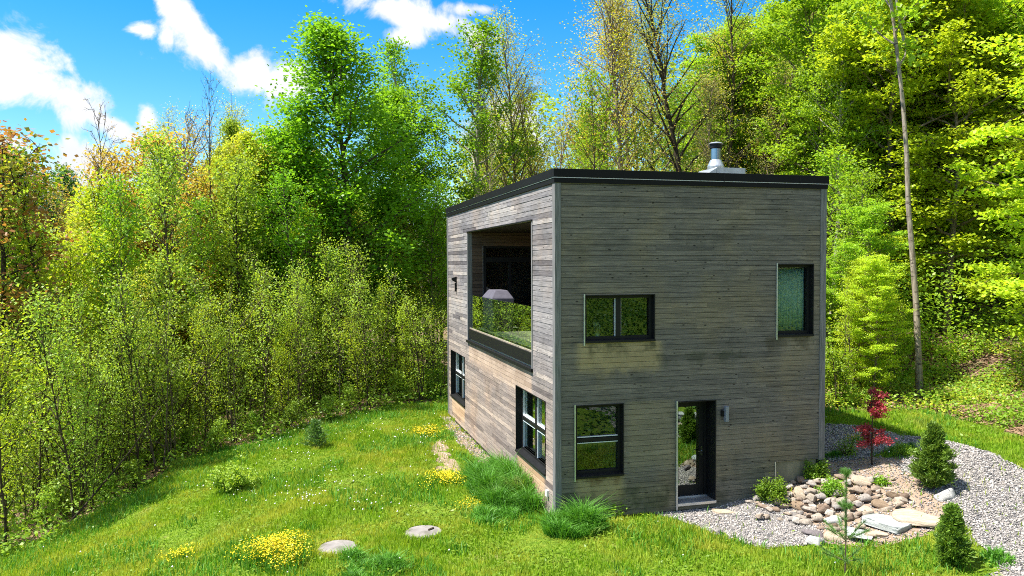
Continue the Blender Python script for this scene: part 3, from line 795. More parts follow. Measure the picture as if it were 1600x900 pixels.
# curtain: gathered cloth in the tall window
mb = MB(); n = 60; u0,u1,z0,z1 = FO['tall']; pts = []
for i in range(n+1):
    u = u0+.06+(u1-u0-.12)*i/n; pts.append((u, .235+.014*math.sin(i*1.05)+.007*math.sin(i*2.7)))
vs = [(x,y,z0+.08) for x,y in pts] + [(x,y+.01,z1-.08) for x,y in pts]
mb.add(vs, [(i,i+1,n+2+i,n+1+i) for i in range(n)])
o = mb.build('curtain', M['curtain'], house, smooth=True); s = o.modifiers.new('thick','SOLIDIFY'); s.thickness = .004
# kitchen counter under the upper window
mb = MB(); mb.box((.5,.24,3.56),(2.3,.82,3.61)); mb.box((.5,.24,2.92),(2.3,.78,3.56)); mb.build('counter', M['white'], house)
crock = empty('utensil_crock', (1.02,.36,3.61)); tag(crock, 'steel crock of kitchen utensils behind the upper window', 'utensil crock')
mb = MB(); mb.lathe([(.055,0),(.06,.02),(.06,.15),(.052,.15),(.05,.03)], n=18); mb.build('crock', M['galv'], crock)
for dx,dy,h in ((-.06,.01,.30),(.03,.02,.33),(.05,-.02,.27),(-.01,.03,.31)):
    mb = MB(); mb.tube([(dx*.4,dy*.4,.03),(dx,dy,h)],.006,6); mb.tube([(dx,dy,h),(dx*1.1,dy*1.1,h+.07)],[.022,.014],8); mb.build('utensil', M['stick'], crock)

# wall lamps, outlet, floodlight
p = onplane_front(1130,645); lx, lz = float(p[0]), float(p[2])
mb = MB(); fbox(mb, PF, lx-.075, lx-.02, .02, .10, lz-.06, lz+.06); lamp = mb.build('wall_lamp', M['black'], house); lamp['label'] = 'slim blue grey lamp beside the door'
mb = MB(); fbox(mb, PF, lx-.035, lx+.045, .075, .165, lz-.165, lz+.165); mb.build('lamp_body', M['lamp_grey'], lamp, bevel=.004)
p = onplane_left(714,440); ly, lz = float(p[1]), float(p[2])
mb = MB(); mb.add([PL(ly-.07,.02,lz-.04),PL(ly+.07,.02,lz-.04),PL(ly+.07,.02,lz+.16),PL(ly-.07,.02,lz+.16),PL(ly-.07,.17,lz+.05),PL(ly+.07,.17,lz+.05),PL(ly+.07,.17,lz+.12),PL(ly-.07,.17,lz+.12)],
   [(0,1,5,4),(3,7,6,2),(4,5,6,7),(0,4,7,3),(1,2,6,5),(0,3,2,1)])
lamp = mb.build('wall_lamp', M['black'], house); lamp['label'] = 'black hooded lamp on the sunlit side wall'
mb = MB(); fbox(mb, PL, ly-.04, ly+.04, .018, .07, lz-.32, lz-.041); mb.build('lamp_shadow_bar', M['black'], lamp)  # black bar stands in for the shadow the hood casts down the wall
p = onplane_left(858,770); oy, oz = float(p[1]), float(p[2])
mb = MB(); fbox(mb, PL, oy-.045, oy+.045, .015, .075, oz-.07, oz+.06); mb.build('outlet_box', M['white_plastic'], house, bevel=.008)
mb = MB(); mb.box((W_+.012,.35,6.50),(W_+.26,.47,6.62)); mb.build('floodlight', M['black'], house, bevel=.01)

# covered grill on the balcony
g = empty('covered_grill', (.66,7.45,DZ)); tag(g, 'grill under a mauve grey cover on the balcony behind the glass', 'grill')
mb = MB()
prof = [((-.30,.30),(-.6,.6),0.02),((-.31,.31),(-.62,.62),.5),((-.34,.34),(-.62,.62),.96),((-.2,.2),(-.42,.42),1.17),((-.17,.17),(-.4,.4),1.185)]
vs = []; 
for (x0,x1),(a,b),z in prof: vs += [(x0,a,z),(x1,a,z),(x1,b,z),(x0,b,z)]
fs = [(i*4+k,i*4+(k+1)%4,(i+1)*4+(k+1)%4,(i+1)*4+k) for i in range(len(prof)-1) for k in range(4)] + [(16,17,18,19),(3,2,1,0)]
mb.add(vs, fs); mb.build('cover', M['coverfab'], g, bevel=.03)
for sx_,sy_ in ((-1,-1),(1,-1),(-1,1),(1,1)):
    mb = MB(); mb.lathe([(.03,0),(.03,.05)], (sx_*.22,sy_*.48,0), 10); mb.build('wheel', M['black'], g)

# round concrete covers in the lawn
def disc(px, py, r, label, bolt):
    h = hit(px, py); o = empty('tank_cover', (h[0], h[1], h[2]-.075)); tag(o, label, 'tank cover')
    mb = MB(); mb.lathe([(r,0),(r,.10),(r-.02,.12),(r-.1,.125),(.02,.135)], n=40); mb.build('lid', M['cover'], o)
    mb = MB(); mb.lathe([(r+.035,0),(r+.035,.085),(r+.004,.085),(r+.004,0)], n=40); mb.build('rim', M['concrete'], o)
    if bolt: mb = MB(); mb.tube([(.09,-.04,.12),(.09,-.04,.15),(.20,.05,.15),(.20,.05,.12)],.016,6); mb.build('handle', M['bark_dark'], o)
    return o
tc1 = disc(528, 857, .36, 'round concrete tank cover nearer the yellow flowers', False)
tc2 = disc(662, 833, .36, 'round concrete tank cover with a small lifting handle', True)
# ------------------------------------------------------------------ vegetation
def unit(v): return v/np.maximum(np.linalg.norm(v, axis=-1, keepdims=True), 1e-9)
def leaf_quads(C, L, Wd, rng, up=1.0, fold=True):
    n = len(C); N = unit(rng.normal(0, 1, (n,3)) + np.array([0,0,up*1.6])); a = unit(np.cross(N, rng.normal(0,1,(n,3)))); b = np.cross(N, a)
    l = (L*rng.uniform(.65, 1.25, n))[:,None]; w_ = (Wd*rng.uniform(.65, 1.2, n))[:,None]
    V = np.stack([C-a*l*.5, C+b*w_*.5-N*l*.08, C+a*l*.5-N*l*.1, C-b*w_*.5-N*l*.08], 1).reshape(-1,3)
    F = np.arange(n*4).reshape(n,4); return V, F
def path(p, d, L, n, rng, bend=.12, lift=0., arc=(0,0)):
    pts = [np.array(p, float)]; d = np.array(d, float); d /= np.linalg.norm(d)
    for i in range(n):
        d = d + rng.normal(0, bend, 3); d[2] += lift; d[0] += arc[0]; d[1] += arc[1]; d /= np.linalg.norm(d); pts.append(pts[-1] + d*L/n)
    return pts
def interp(pts, t):
    f = t*(len(pts)-1); i = min(int(f), len(pts)-2); return pts[i]*(1-(f-i)) + pts[i+1]*(f-i)
def gen_tree(seed, H, r0, crown0, R, prof, nlimb, up, ntwig, nleaf, crad, leaf, mats, flat=.6, stems=1, bend=.05, leanup=1., lift=.04, limb_r=.38, subtwig=0, lean=(0,0), arc=(0,0)):
    """one tapered trunk (or several stems) with limbs and twigs, and leaf clumps spread along the twigs"""
    rng = np.random.default_rng(seed); mb = MB(); CC = []; WW = []
    for s in range(stems):
        a = rng.uniform(0, 2*PI); base = np.array([math.cos(a), math.sin(a), 0])*(.12*(stems > 1)*rng.uniform(.3, 1.2))
        tilt = np.array([math.cos(a)*.16, math.sin(a)*.16, 1.]) if stems > 1 else np.array([rng.normal(0,.02)+lean[0], rng.normal(0,.02)+lean[1], 1.])
        h = H*(1 if s == 0 else rng.uniform(.6, .95)); tr = path(base, tilt, h, 12, rng, bend, .02, arc)
        rad = [r0*(1-.93*(i/12))**.9*(1.25 if i == 0 else 1) + .004 for i in range(13)]
        mb.tube(tr, rad, 8)
        nl = max(3, nlimb//stems)
        for k in range(nl):
            t = crown0 + (1-crown0)*((k+rng.uniform(0,.9))/nl)**.88
            t = min(t, .985); p = interp(tr, t); az = k*2.39996 + rng.uniform(-.5,.5)
            LL = R*prof((t-crown0)/(1-crown0))*rng.uniform(.6, 1.15); 
            e = math.radians(up[0] + (up[1]-up[0])*((t-crown0)/(1-crown0)) + rng.normal(0, 8))
            d = np.array([math.cos(az)*math.cos(e), math.sin(az)*math.cos(e), math.sin(e)])
            lr = min(rad[min(12,int(t*12))]*.6, .02+.014*LL)*limb_r/.38
            lp = path(p, d, LL, 5, rng, .10, lift); mb.tube(lp, [lr*(1-.8*i/5)+.003 for i in range(6)], 5, cap=False)
            for j in range(ntwig):
                tt = .25 + .75*(j+rng.random())/ntwig; q = interp(lp, min(tt, .99))
                dd = d + rng.normal(0, .65, 3); dd[2] *= .6; tl = LL*.34*rng.uniform(.6, 1.2)*(1.15-tt*.5) + .12
                tp = path(q, dd, tl, 2, rng, .15, lift); mb.tube(tp, [.010+.002*LL*.3, .007, .004], 3, cap=False)
                CC.append(tp[-1]); CC.append(tp[1]); WW += [LL/R+.12]*2
                for u in range(subtwig):
                    q2 = interp(tp, rng.uniform(.3, 1)); tp2 = path(q2, dd + rng.normal(0, .7, 3), tl*.6, 2, rng, .2, lift); mb.tube(tp2, [.006,.005,.003], 3, cap=False); CC.append(tp2[-1]); WW.append(LL/R+.12)
            CC.append(lp[-1]); WW.append(LL/R+.12)
        CC.append(tr[-1]); WW.append(.25)
    CC = np.array(CC); WW = np.array(WW)/np.mean(WW); m_ = max(1, int(nleaf/len(CC)))
    w_ = rng.gamma(2.2, 1/2.2, len(CC))*WW; cnt = np.maximum(0, (w_*m_)).astype(int)
    C = np.repeat(CC, cnt, 0); cr = np.repeat(rng.uniform(.6, 1.25, len(CC)), cnt)[:,None]
    C = C + rng.normal(0, 1, C.shape)*np.array([crad, crad, crad*flat])*cr
    C[:,2] = np.maximum(C[:,2], .12)
    V, F = leaf_quads(C, leaf[0], leaf[1], rng, leanup)
    tm = mb.mesh('trunk', M[mats[0]], smooth=True)
    cm = mesh_np('crown', V, F, M[mats[1]], rng.random(len(F)))
    return tm, cm
def dome(t): return math.sin(PI*min(1, max(0, .18+.82*t))**.9)**.7 if t < 1 else .1
def cone(t): return (1-t)**.75*.95+.1
def column(t): return .55+.45*math.sin(PI*t) if t < .92 else .35
def vase(t): return .5+.5*math.sin(PI*min(1,t*.9+.12))

PR_ = {}
PR_['poplar'] = [gen_tree(11+i, 14, .17, .12, 3.1, dome, 60, (20, 60), 7, 36000, .30, (.13,.105), ('bark','leaf_poplar'), .75) for i in range(3)]
PR_['maple'] = [gen_tree(31+i, 12, .12, .10, 3.0, column, 54, (8, 48), 7, 32000, .30, (.14,.115), ('bark_warm','leaf_maple'), .22, leanup=1.5, lift=.01) for i in range(4)]
PR_['sapling'] = [gen_tree(51+i, 6.0, .034, .13, 1.2, column, 32, (28, 60), 4, 1800, .20, (.105,.075), ('bark_dark','leaf_sapling'), .8, stems=1+i%3) for i in range(5)]
PR_['young'] = [gen_tree(71+i, 9, .07, .32, 1.45, column, 36, (22, 58), 5, 4300, .26, (.125,.095), ('bark','leaf_sapling'), .6, stems=1+(i==2)) for i in range(4)]
PR_['budding'] = [gen_tree(91+i, 17, .16, .32, 3.1, vase, 46, (34, 68), 6, 7000, .30, (.105,.075), ('bark_warm','leaf_bud'), .8, subtwig=2) for i in range(3)]
PR_['aspen'] = [gen_tree(111+i, 17, .19, .36, 3.0, dome, 34, (30, 62), 5, 10500, .30, (.15,.12), ('bark_pale','leaf_poplar'), .7) for i in range(2)]
PR_['shrub'] = [gen_tree(131+i, 1.9, .018, .05, .75, vase, 22, (35, 70), 4, 1700, .10, (.10,.075), ('bark_dark','under'), .7, stems=4) for i in range(3)]
PR_['bare'] = [gen_tree(151+i, 12, .075, .45, 1.7, vase, 26, (40, 68), 4, 350, .2, (.08,.06), ('bark_warm','leaf_bud'), .8, subtwig=2) for i in range(2)]
BASEH = {'poplar':14,'maple':12,'sapling':6,'young':9,'budding':17,'aspen':17,'shrub':1.9,'bare':12}

rt = random.Random(77)
def plant(kind, x, y, z, H, label, group=None, crown=None, trunk=None, name=None, cat='tree', wide=1.0, tilt=(0,0), i=None):
    ms = PR_[kind]; tm, cm = ms[rt.randrange(len(ms)) if i is None else i]
    r = empty(name or {'shrub':'shrub','sapling':'sapling'}.get(kind, 'tree'), (x, y, z-.08), rt.uniform(0, 2*PI))
    s = H/BASEH[kind]; r.scale = (s*wide, s*wide, s)
    if tilt != (0,0): r.rotation_euler = (tilt[0], tilt[1], 0)
    tag(r, label, cat, group)
    a = link('trunk', tm, r); b = link('crown', cm, r)
    for o, mm in ((a, trunk), (b, crown)):
        if mm: o.material_slots[0].link = 'OBJECT'; o.material_slots[0].material = M[mm]
    return r
def top_h(px, depth, ytop):
    x, y, z = at_depth(px, depth); horizon = 450 + FPX*math.tan(PITCH)*1.0
    return x, y, z, CAM[2] + (horizon-ytop)/FPX*depth - z

# trees that stand out in the photograph: kind, px, depth, top row, width, crown, trunk, label
HERO = [
 ('poplar',545,35,58,1.22,None,'bark','tallest tree left of the house, a full bright green poplar',0),
 ('poplar',458,34,180,1.05,None,'bark','bright green poplar just left of the tallest one',1),
 ('poplar',622,37,130,1.1,'leaf_poplar','bark','green poplar between the tallest tree and the pale trunk',2),
 ('aspen',728,39,45,1.1,None,'bark_pale','tall aspen with a pale trunk rising behind the balcony side',0),
 ('aspen',672,41,70,.95,None,'bark_pale','slender aspen left of the pale trunked one',1),
 ('poplar',402,36,190,.7,'leaf_sapling','bark','yellow green tree left of the poplars',2),
 ('budding',345,36,172,.62,'leaf_yellow','bark_warm','sparse tree with pale yellow young leaves against the sky',1),
 ('young',305,35,228,1.15,'leaf_orange','bark_warm','orange leaved bushy tree right of the tallest orange one in the left forest',3),
 ('young',196,34,250,1.1,'leaf_orange','bark_warm','orange gold leaved tree left of the tallest orange one in the left forest',0),
 ('young',248,34.5,222,1.0,'leaf_orange','bark_warm','golden tree directly in front of the tallest orange one in the left forest',1),
 ('bare',228,33,178,1.2,'leaf_yellow','bark_warm','pale twiggy tree with tiny yellow leaves against the sky above the orange trees',1),
 ('budding',262,36,208,1.0,'leaf_orange','bark','tallest orange leaved tree in the middle of the left forest',0),
 ('budding',214,38,186,.6,'leaf_yellow','bark_warm','thin topped tree with yellowish leaves beside the orange one',2),
 ('bare',160,30,150,.75,'leaf_scarlet','bark_dark','thin nearly bare tree with a few reddish leaves against the clouds',0),
 ('bare',345,32,140,.55,'leaf_bud','bark_dark','thin bare topped tree left of the yellow green tree',1),
 ('poplar',62,42,236,1.35,'leaf_dark','bark_dark','dark green broad tree at the far left',0),
 ('poplar',120,46,262,.7,'leaf_dark','bark_dark','smaller dark green tree beside the far left one',1),
 ('bare',74,28,252,.9,'leaf_bud','bark_warm','bare branched tree in front of the dark green trees',1),
 ('young',-30,24,215,1.2,'leaf_scarlet','bark_dark','reddish orange young maple cut by the left edge of the picture',1),
 ('budding',1072,34,-60,1.05,'leaf_bud','bark_dark','forked dark trunk with bare twigs behind the chimney',0),
 ('budding',985,37,-20,1.05,'leaf_yellow','bark_warm','budding tree with pale yellow leaves left of the chimney',1),
 ('budding',905,40,30,1.1,'leaf_orange','bark_warm','rusty budding tree above the front corner of the roof',2),
 ('budding',820,42,70,1.0,'leaf_yellow','bark_warm','pale budding tree beside the tall aspen',0),
 ('budding',1140,38,-30,.9,'leaf_yellow','bark','bare topped dark tree just right of the chimney',1),
 ('budding',1030,40,0,.9,'leaf_maple','bark','light green leaved budding tree just left of the forked trunk',2),
 ('budding',1250,36,-30,.8,'leaf_bud','bark_warm','bare topped tree above the right end of the roof',2),
 ('maple',1655,21.5,-140,.85,'leaf_lime','bark_warm','near maple with yellow green layered leaves at the right edge',1),
]
for k, px, dp, yt, wd, cm_, tm_, lb, i in HERO:
    x, y, z, H = top_h(px, dp, yt); plant(k, x, y, z, H, lb, None, cm_, tm_, wide=wd, i=i)

# the long leaning trunk at the right: bare almost to the top
b = hit(1437, 620)
tm, cm = gen_tree(201, 17.5, .095, .55, 1.9, dome, 18, (20, 60), 5, 2600, .34, (.17,.14), ('bark_trunk','leaf_maple'), .3, bend=.022, lean=(-.03,.01), arc=(-.014,.004))
r = empty('tree', (b[0], b[1], b[2]-.1)); tag(r, 'long bare trunk leaning left in front of the right forest', 'tree'); 
tr_o = link('trunk', tm, r); link('crown', cm, r)
sb = MB(); sb.tube([(-.62,.1,10.6),(-.95,.0,11.4),(-1.15,-.05,12.6)], [.05,.035,.012], 6); sb.tube([(-.75,.1,12.2),(-1.8,.2,12.9),(-2.9,.2,13.1)], [.045,.03,.008], 6)
sb.build('limb', M['bark_pale'], tr_o)

EPX = [(-400,16.5),(-200,18)] 
def edge_depth(px):
    P = [(p, depth_of(hit(*q))) for p, q in ED]
    return P
ED = [(q[0], q) for q in EDGE_PX[2:]] 
DT = [(-500,15.0),(-200,17.5)] + [(q[0], depth_of(hit(*q))) for q in EDGE_PX[2:]]
DT += [(720,32.0),(1270,32.0)] + [(q[0], depth_of(hit(*q))+.4) for q in EDGE_R] + [(2100,27)]
def dmin(px):
    for (a, da), (b, db) in zip(DT[:-1], DT[1:]):
        if a <= px <= b: return da + (db-da)*(px-a)/(b-a)
    return 27.
placed = []
def free(x, y, r):
    for (a, b, c) in placed:
        if (a-x)**2+(b-y)**2 < (max(r, c))**2: return False
    placed.append((x, y, r)); return True
def fill(n, p0, p1, d0, d1, kinds, h0, h1, label, group, gap, name=None, cat='tree', wide=(.8,1.15), power=1.):
    got = 0; tries = 0
    while got < n and tries < n*30:
        tries += 1
        px = p0 + (p1-p0)*((got + rt.random())/n); dp = dmin(px) + d0 + (d1-d0)*rt.random()**power
        x, y, z = at_depth(px, dp)
        if -1.5 < x < 8 and y < 14.5 and y > -2: continue
        if 1365 < px < 1475 and dp < 30.5 and (h1 > 4.5 or px > 1400): continue
        if not free(x, y, gap): continue
        k, cmm, tmm = rt.choice(kinds)
        plant(k, x, y, z, rt.uniform(h0, h1), label, group, cmm, tmm, name=name, cat=cat, wide=rt.uniform(*wide)); got += 1
fill(84, -60, 690, .1, 4.6, [('sapling',None,None),('sapling',None,None),('sapling','leaf_sapling','bark'),('sapling','leaf_lime',None)], 3.2, 6.2,
     'slim leafy sapling in the thicket along the left edge of the lawn', 'saplings along the left edge of the lawn', .4, cat='sapling', power=1.2, wide=(.6,.9))
fill(40, -80, 700, 3.5, 11, [('young',None,None),('young','leaf_sapling','bark_dark'),('young','leaf_poplar',None),('young','leaf_lime','bark_dark'),('young','leaf_yellow',None)], 7.5, 10.5,
     'young slender tree in the forest left of the lawn, behind the saplings', 'young trees behind the saplings', .9, wide=(.65,.95))
fill(24, 130, 470, 7, 17, [('young','leaf_orange','bark_warm'),('young','leaf_yellow','bark_warm'),('poplar','leaf_yellow',None),('budding','leaf_orange',None),('poplar','leaf_orange',None)], 9, 11.5,
     'slender tree with yellow or orange young leaves in the left forest', 'yellow and orange trees in the left forest', 1.3, wide=(.7,1.))
fill(24, -120, 690, 12, 24, [('poplar',None,None),('poplar','leaf_sapling',None),('poplar','leaf_yellow',None)], 8, 10.8,
     'mixed green and yellowish tree deep in the left forest', 'trees deep in the left forest', 1.8, wide=(.7,1.1))
fill(11, 700, 1290, 1.5, 8, [('young','leaf_maple',None),('budding','leaf_yellow',None),('budding','leaf_bud',None),('bare','leaf_yellow',None)], 9, 12.5,
     'slender tree close behind the house, its top above the roof', 'slender trees close behind the house', 1.2, wide=(.6,.9))
fill(17, 690, 1330, 8, 26, [('budding','leaf_bud',None),('budding','leaf_orange',None),('aspen',None,None),('poplar','leaf_maple',None),('budding','leaf_yellow',None),('budding','leaf_maple',None),('aspen','leaf_maple',None)], 12, 18,
     'tall tree in the forest far behind the house roof', 'tall trees far behind the roof', 1.8, wide=(.7,1.05))
fill(8, 1110, 1300, 3, 12, [('maple',None,None)], 11, 14,
     'layered light green maple behind the right half of the roof', 'maples behind the right half of the roof', 1.5, wide=(.7,.9))
fill(24, 0, 690, .3, 5, [('bare','leaf_sapling','bark'),('bare','leaf_yellow','bark_dark'),('bare','leaf_lime','bark_warm')], 7.5, 10,
     'thin tree with a long bare trunk showing between the saplings of the left forest', 'bare trunked trees among the saplings', .9, wide=(.7,1.))
fill(24, 1296, 1700, -.3, 2.5, [('maple',None,None),('sapling','leaf_lime','bark'),('maple','leaf_lime',None)], 2.2, 4.4,
     'small leafy maple at the grassy foot of the right forest', 'small maples at the foot of the right forest', .8, wide=(.7,1.))
fill(26, 1296, 1760, .5, 5, [('maple',None,None),('young','leaf_maple','bark_warm'),('maple',None,'bark'),('sapling','leaf_maple','bark')], 4.5, 8.5,
     'leafy light green maple at the front of the right forest', 'maples at the front of the right forest', 1.1, wide=(.85,1.2))
fill(12, 1380, 1700, 5, 12, [('maple','leaf_lime',None),('maple',None,None)], 11, 15,
     'broad lime green maple high on the bank right of the long bare trunk', 'maples high on the right bank', 1.3, wide=(.8,1.1))
fill(40, 1270, 1800, 4.5, 22, [('maple',None,None),('maple',None,None),('poplar','leaf_maple',None),('maple','leaf_lime',None)], 9, 15,
     'tall layered green maple standing deeper in the right forest', 'tall maples deeper in the right forest', 1.7, wide=(.75,1.1))
fill(26, 1300, 1750, -.9, 1.5, [('shrub',None,None),('shrub','leaf_maple',None)], .8, 1.9,
     'low leafy shrub at the foot of the right forest', 'low shrubs at the foot of the right forest', .5, cat='shrub')
fill(12, 10, 690, -.3, 1.4, [('shrub',None,None),('shrub','leaf_sapling',None)], .5, 1.3,
     'low leafy shrub where the lawn meets the left thicket', 'low shrubs where the lawn meets the left thicket', .4, cat='shrub')

# a far wood behind the camera, seen only in the window panes, and the woods beyond
def far_wood(name, spots, label, mat, leafsz=.42, per=2200):
    rng = np.random.default_rng(9); Vs = []; Fs = []; n0 = 0
    for (x, y, H) in spots:
        z = float(gz(x, y)); m_ = per; u = rng.random(m_); t = .12+.88*u; a = rng.uniform(0, 2*PI, m_)
        r = np.sqrt(rng.random(m_))*H*.24*(np.sin(PI*(.15+.8*u))**.6)*(1+.25*np.sin(3*a+x)+.2*np.sin(9*t+y))
        C = np.stack([x+r*np.cos(a), y+r*np.sin(a), z+t*H], 1); V_, F_ = leaf_quads(C, leafsz, leafsz*.8, rng, 1.); Vs.append(V_); Fs.append(F_+n0); n0 += len(V_)
    F_ = np.vstack(Fs); o = link(name, mesh_np(name, np.vstack(Vs), F_, M[mat], rng.random(len(F_)))); return tag(o, label, kind='stuff')
rw = random.Random(4)
sp1 = [(rw.uniform(-45, 60), rw.uniform(-62, -36), rw.uniform(9, 15)) for _ in range(46)]
far_wood('woods_across_the_clearing', sp1, 'dark wood reflected in the front windows', 'leaf_dark')
sp2 = []
for _ in range(150):
    px = rw.uniform(-350, 2000); dp = rw.uniform(56, 85) if px < 700 else rw.uniform(58, 80); x, y, z = at_depth(px, dp); sp2.append((x, y, rw.uniform(8, 11) if px < 700 else rw.uniform(12, 17)))
far_wood('distant_woods', sp2, 'hazy mass of distant trees behind the nearer ones', 'leaf_sapling', .36, 1500)

# ---- undergrowth
def leafy(name, pts, h, L, Wd, mat, rng, label, up=1., parent=None):
    z = gz(pts[:,0], pts[:,1]) + rng.random(len(pts))**1.5*h + .02
    V_, F_ = leaf_quads(np.stack([pts[:,0], pts[:,1], z], 1), L, Wd, rng, up)
    o = link(name, mesh_np(name, V_, F_, M[mat], rng.random(len(F_))), parent)
    if label: tag(o, label, kind='stuff')
    return o
def thin(P, rng):
    il = pip(P[:,0], P[:,1], [tuple(t) for t in LAWN]); q = pip(P[:,0], P[:,1], PATH) | pip(P[:,0], P[:,1], BED)
    return P[~((il & (rng.random(len(P)) > .06)) | q)]
def band(n, p0, p1, d0, d1, rng, patch=.0):
    px = rng.uniform(p0, p1, n); dm = np.array([dmin(p) for p in px]); dp = dm + d0 + (d1-d0)*rng.random(n)
    P = CAM[None] + CF[None]*dp[:,None] + CR[None]*((px-800)/FPX*dp)[:,None]; P = P[:, :2]
    q = np.sin(P[:,0]*2.1+P[:,1]*1.3)+np.sin(P[:,1]*2.9-P[:,0]*1.1)+np.sin(P[:,0]*5.3+2)*.5
    return P[q + rng.normal(0,.5,len(P)) > patch-1.2]
r2 = np.random.default_rng(21)
leafy('forest_undergrowth', band(26000, -150, 720, -.9, 9, r2, .3), .55, .12, .09, 'under', r2, 'low green plants on the floor of the left forest')
leafy('understory_foliage', band(30000, -150, 700, 1.2, 18, r2, .4), 3.4, .13, .095, 'leaf_sapling', r2, 'loose understory leaves between the trunks of the left forest')
leafy('bank_foliage', band(26000, 1290, 1800, 1.0, 14, r2, .2), 3.6, .14, .11, 'leaf_maple', r2, 'loose understory leaves between the trunks of the right forest')
leafy('hillside_undergrowth', thin(band(60000, 1285, 1850, -6.5, 9, r2, .9), r2), .45, .095, .075, 'under', r2, 'patches of low plants on the leaf strewn bank at the right')
leafy('hillside_seedlings', thin(band(20000, 1285, 1800, -4.5, 5, r2, 1.2), r2), .3, .095, .07, 'leaf_yellow', r2, 'yellow green seedlings on the bank at the right')
M['litter'] = leaf_mat('dry fallen leaves', (.16,.09,.05), (.42,.28,.18), .1)
Pl = band(52000, 1285, 1850, -8, 8, r2, -3); Pl = Pl[~pip(Pl[:,0], Pl[:,1], LAWN)]
leafy('leaf_litter', Pl, .03, .11, .08, 'litter', r2, 'dry fallen leaves on the bank at the right', 4.)
Pl = band(16000, -150, 700, -.2, 6, r2, -3); leafy('thicket_litter', Pl, .03, .11, .08, 'litter', r2, 'dry fallen leaves under the left thicket', 4.)
leafy('back_undergrowth', band(9000, 700, 1290, -1, 8, r2, .2), .5, .14, .1, 'under', r2, 'low plants behind the house')

nb_ = 60000; Pb = np.column_stack([r2.uniform(-4, 30, nb_), r2.uniform(-36, -6.0, nb_)]); Pb = Pb[(np.sin(Pb[:,0]*1.7)+np.sin(Pb[:,1]*2.1+Pb[:,0])+r2.normal(0,.6,nb_)) > -.4]
leafy('bank_plants', Pb, .8, .16, .11, 'leaf_dark', r2, 'scrubby bank mirrored in the lower windows')
# ---- lawn
def in_any(P, polys):
    ins = np.zeros(len(P), bool)
    for q in polys: ins |= pip(P[:,0], P[:,1], [tuple(t) for t in q])
    return ins
DISCS = [hit(528,857), hit(662,833)]
def lawn_points(n, rng, keep_gravel=.02, d0=11.5, d1=40):
    out = []; tot = 0
    while tot < n:
        dp = np.sqrt(rng.uniform(d0*d0, d1*d1, n)); u = rng.uniform(-.72, .72, n)
        P = CAM[None] + CF[None]*dp[:,None] + CR[None]*(u*dp)[:,None]; P = P[:, :2]
        w_ = .15*np.sin(P[:,0]*4+P[:,1]*3)+.12*np.sin(P[:,1]*7.7-P[:,0]*2)
        ok = pip(P[:,0]+w_, P[:,1]-w_, LAWN)
        ok &= ~((P[:,0] > -.03) & (P[:,0] < 6.33) & (P[:,1] > -.03) & (P[:,1] < 11.95))
        g = in_any(P+w_[:,None]*.4, [PATH, APRON, BED]); s = in_any(P+w_[:,None]*.5, [STRIP, SAND])
        ok &= ~(g & (rng.random(len(P)) > keep_gravel)); ok &= ~(s & (rng.random(len(P)) > .14))
        for h in DISCS: ok &= ((P[:,0]-h[0])**2 + (P[:,1]-h[1])**2) > .41**2
        P = P[ok]; out.append(P); tot += len(P)
    return np.vstack(out)[:n]
def blades(name, P, h0, h1, wd, mat, rng, label, lean=.45, hmul=None, parent=None, z0=None, kind='stuff'):
    n = len(P); z = gz(P[:,0], P[:,1]) if z0 is None else z0
    h = rng.uniform(h0, h1, n)*(1 if hmul is None else hmul); a = rng.uniform(0, 2*PI, n); t = np.stack([np.cos(a), np.sin(a), 0*a], 1)
    b_ = rng.uniform(0, 2*PI, n); ld = np.stack([np.cos(b_), np.sin(b_), 0*b_], 1)*(h*lean*rng.random(n))[:,None]
    B = np.stack([P[:,0], P[:,1], z-.01], 1); w_ = (wd*rng.uniform(.7,1.3,n))[:,None]
    mid = B + ld*.35 + np.array([0,0,1])*(h*.6)[:,None]; top = B + ld*1.15 + np.array([0,0,1])*(h*(1-.15*lean))[:,None]
    V_ = np.stack([B-t*w_*.5, B+t*w_*.5, mid+t*w_*.42, mid-t*w_*.42, top], 1).reshape(-1,3)
    i = np.arange(n)*5
    F_ = np.vstack([np.stack([i,i+1,i+2], 1), np.stack([i,i+2,i+3], 1), np.stack([i+3,i+2,i+4], 1)])
    o = link(name, mesh_np(name, V_, F_, M[mat], np.tile(rng.random(n), 3)), parent)
    if label: tag(o, label, kind=kind)
    return o
r3 = np.random.default_rng(8)
P = lawn_points(300000, r3)
ns = np.sin(P[:,0]*1.3+P[:,1]*.7)+np.sin(P[:,1]*1.9-P[:,0]*.8)+np.sin(P[:,0]*3.7+1)*.4
blades('lawn_grass', P, .045, .14, .014, 'grass', r3, 'bright green short grass of the lawn', hmul=1+.28*ns)
P = lawn_points(60000, r3)
ns = np.sin(P[:,0]*.9+P[:,1]*1.1+1)+np.sin(P[:,1]*1.5-P[:,0]*1.2)+np.sin(P[:,0]*4.1+P[:,1]*2)*.6
de = np.array([min((p[0]-q[0])**2+(p[1]-q[1])**2 for q in edge_l) for p in P])**.5
P = P[(ns > .45) | (de < 1.9)]
blades('rough_grass', P, .10, .26, .016, 'tallgrass', r3, 'taller rough grass in tufts and along the thicket', lean=.7)
P = lawn_points(32000, r3); P = P[np.sin(P[:,0]*2.2+P[:,1])+np.sin(P[:,1]*3.1-P[:,0]*1.7)+r3.normal(0,.5,len(P)) > 0]
leafy('lawn_weeds', P, .10, .085, .045, 'under', r3, 'broad leaved weeds among the grass', 2.5)

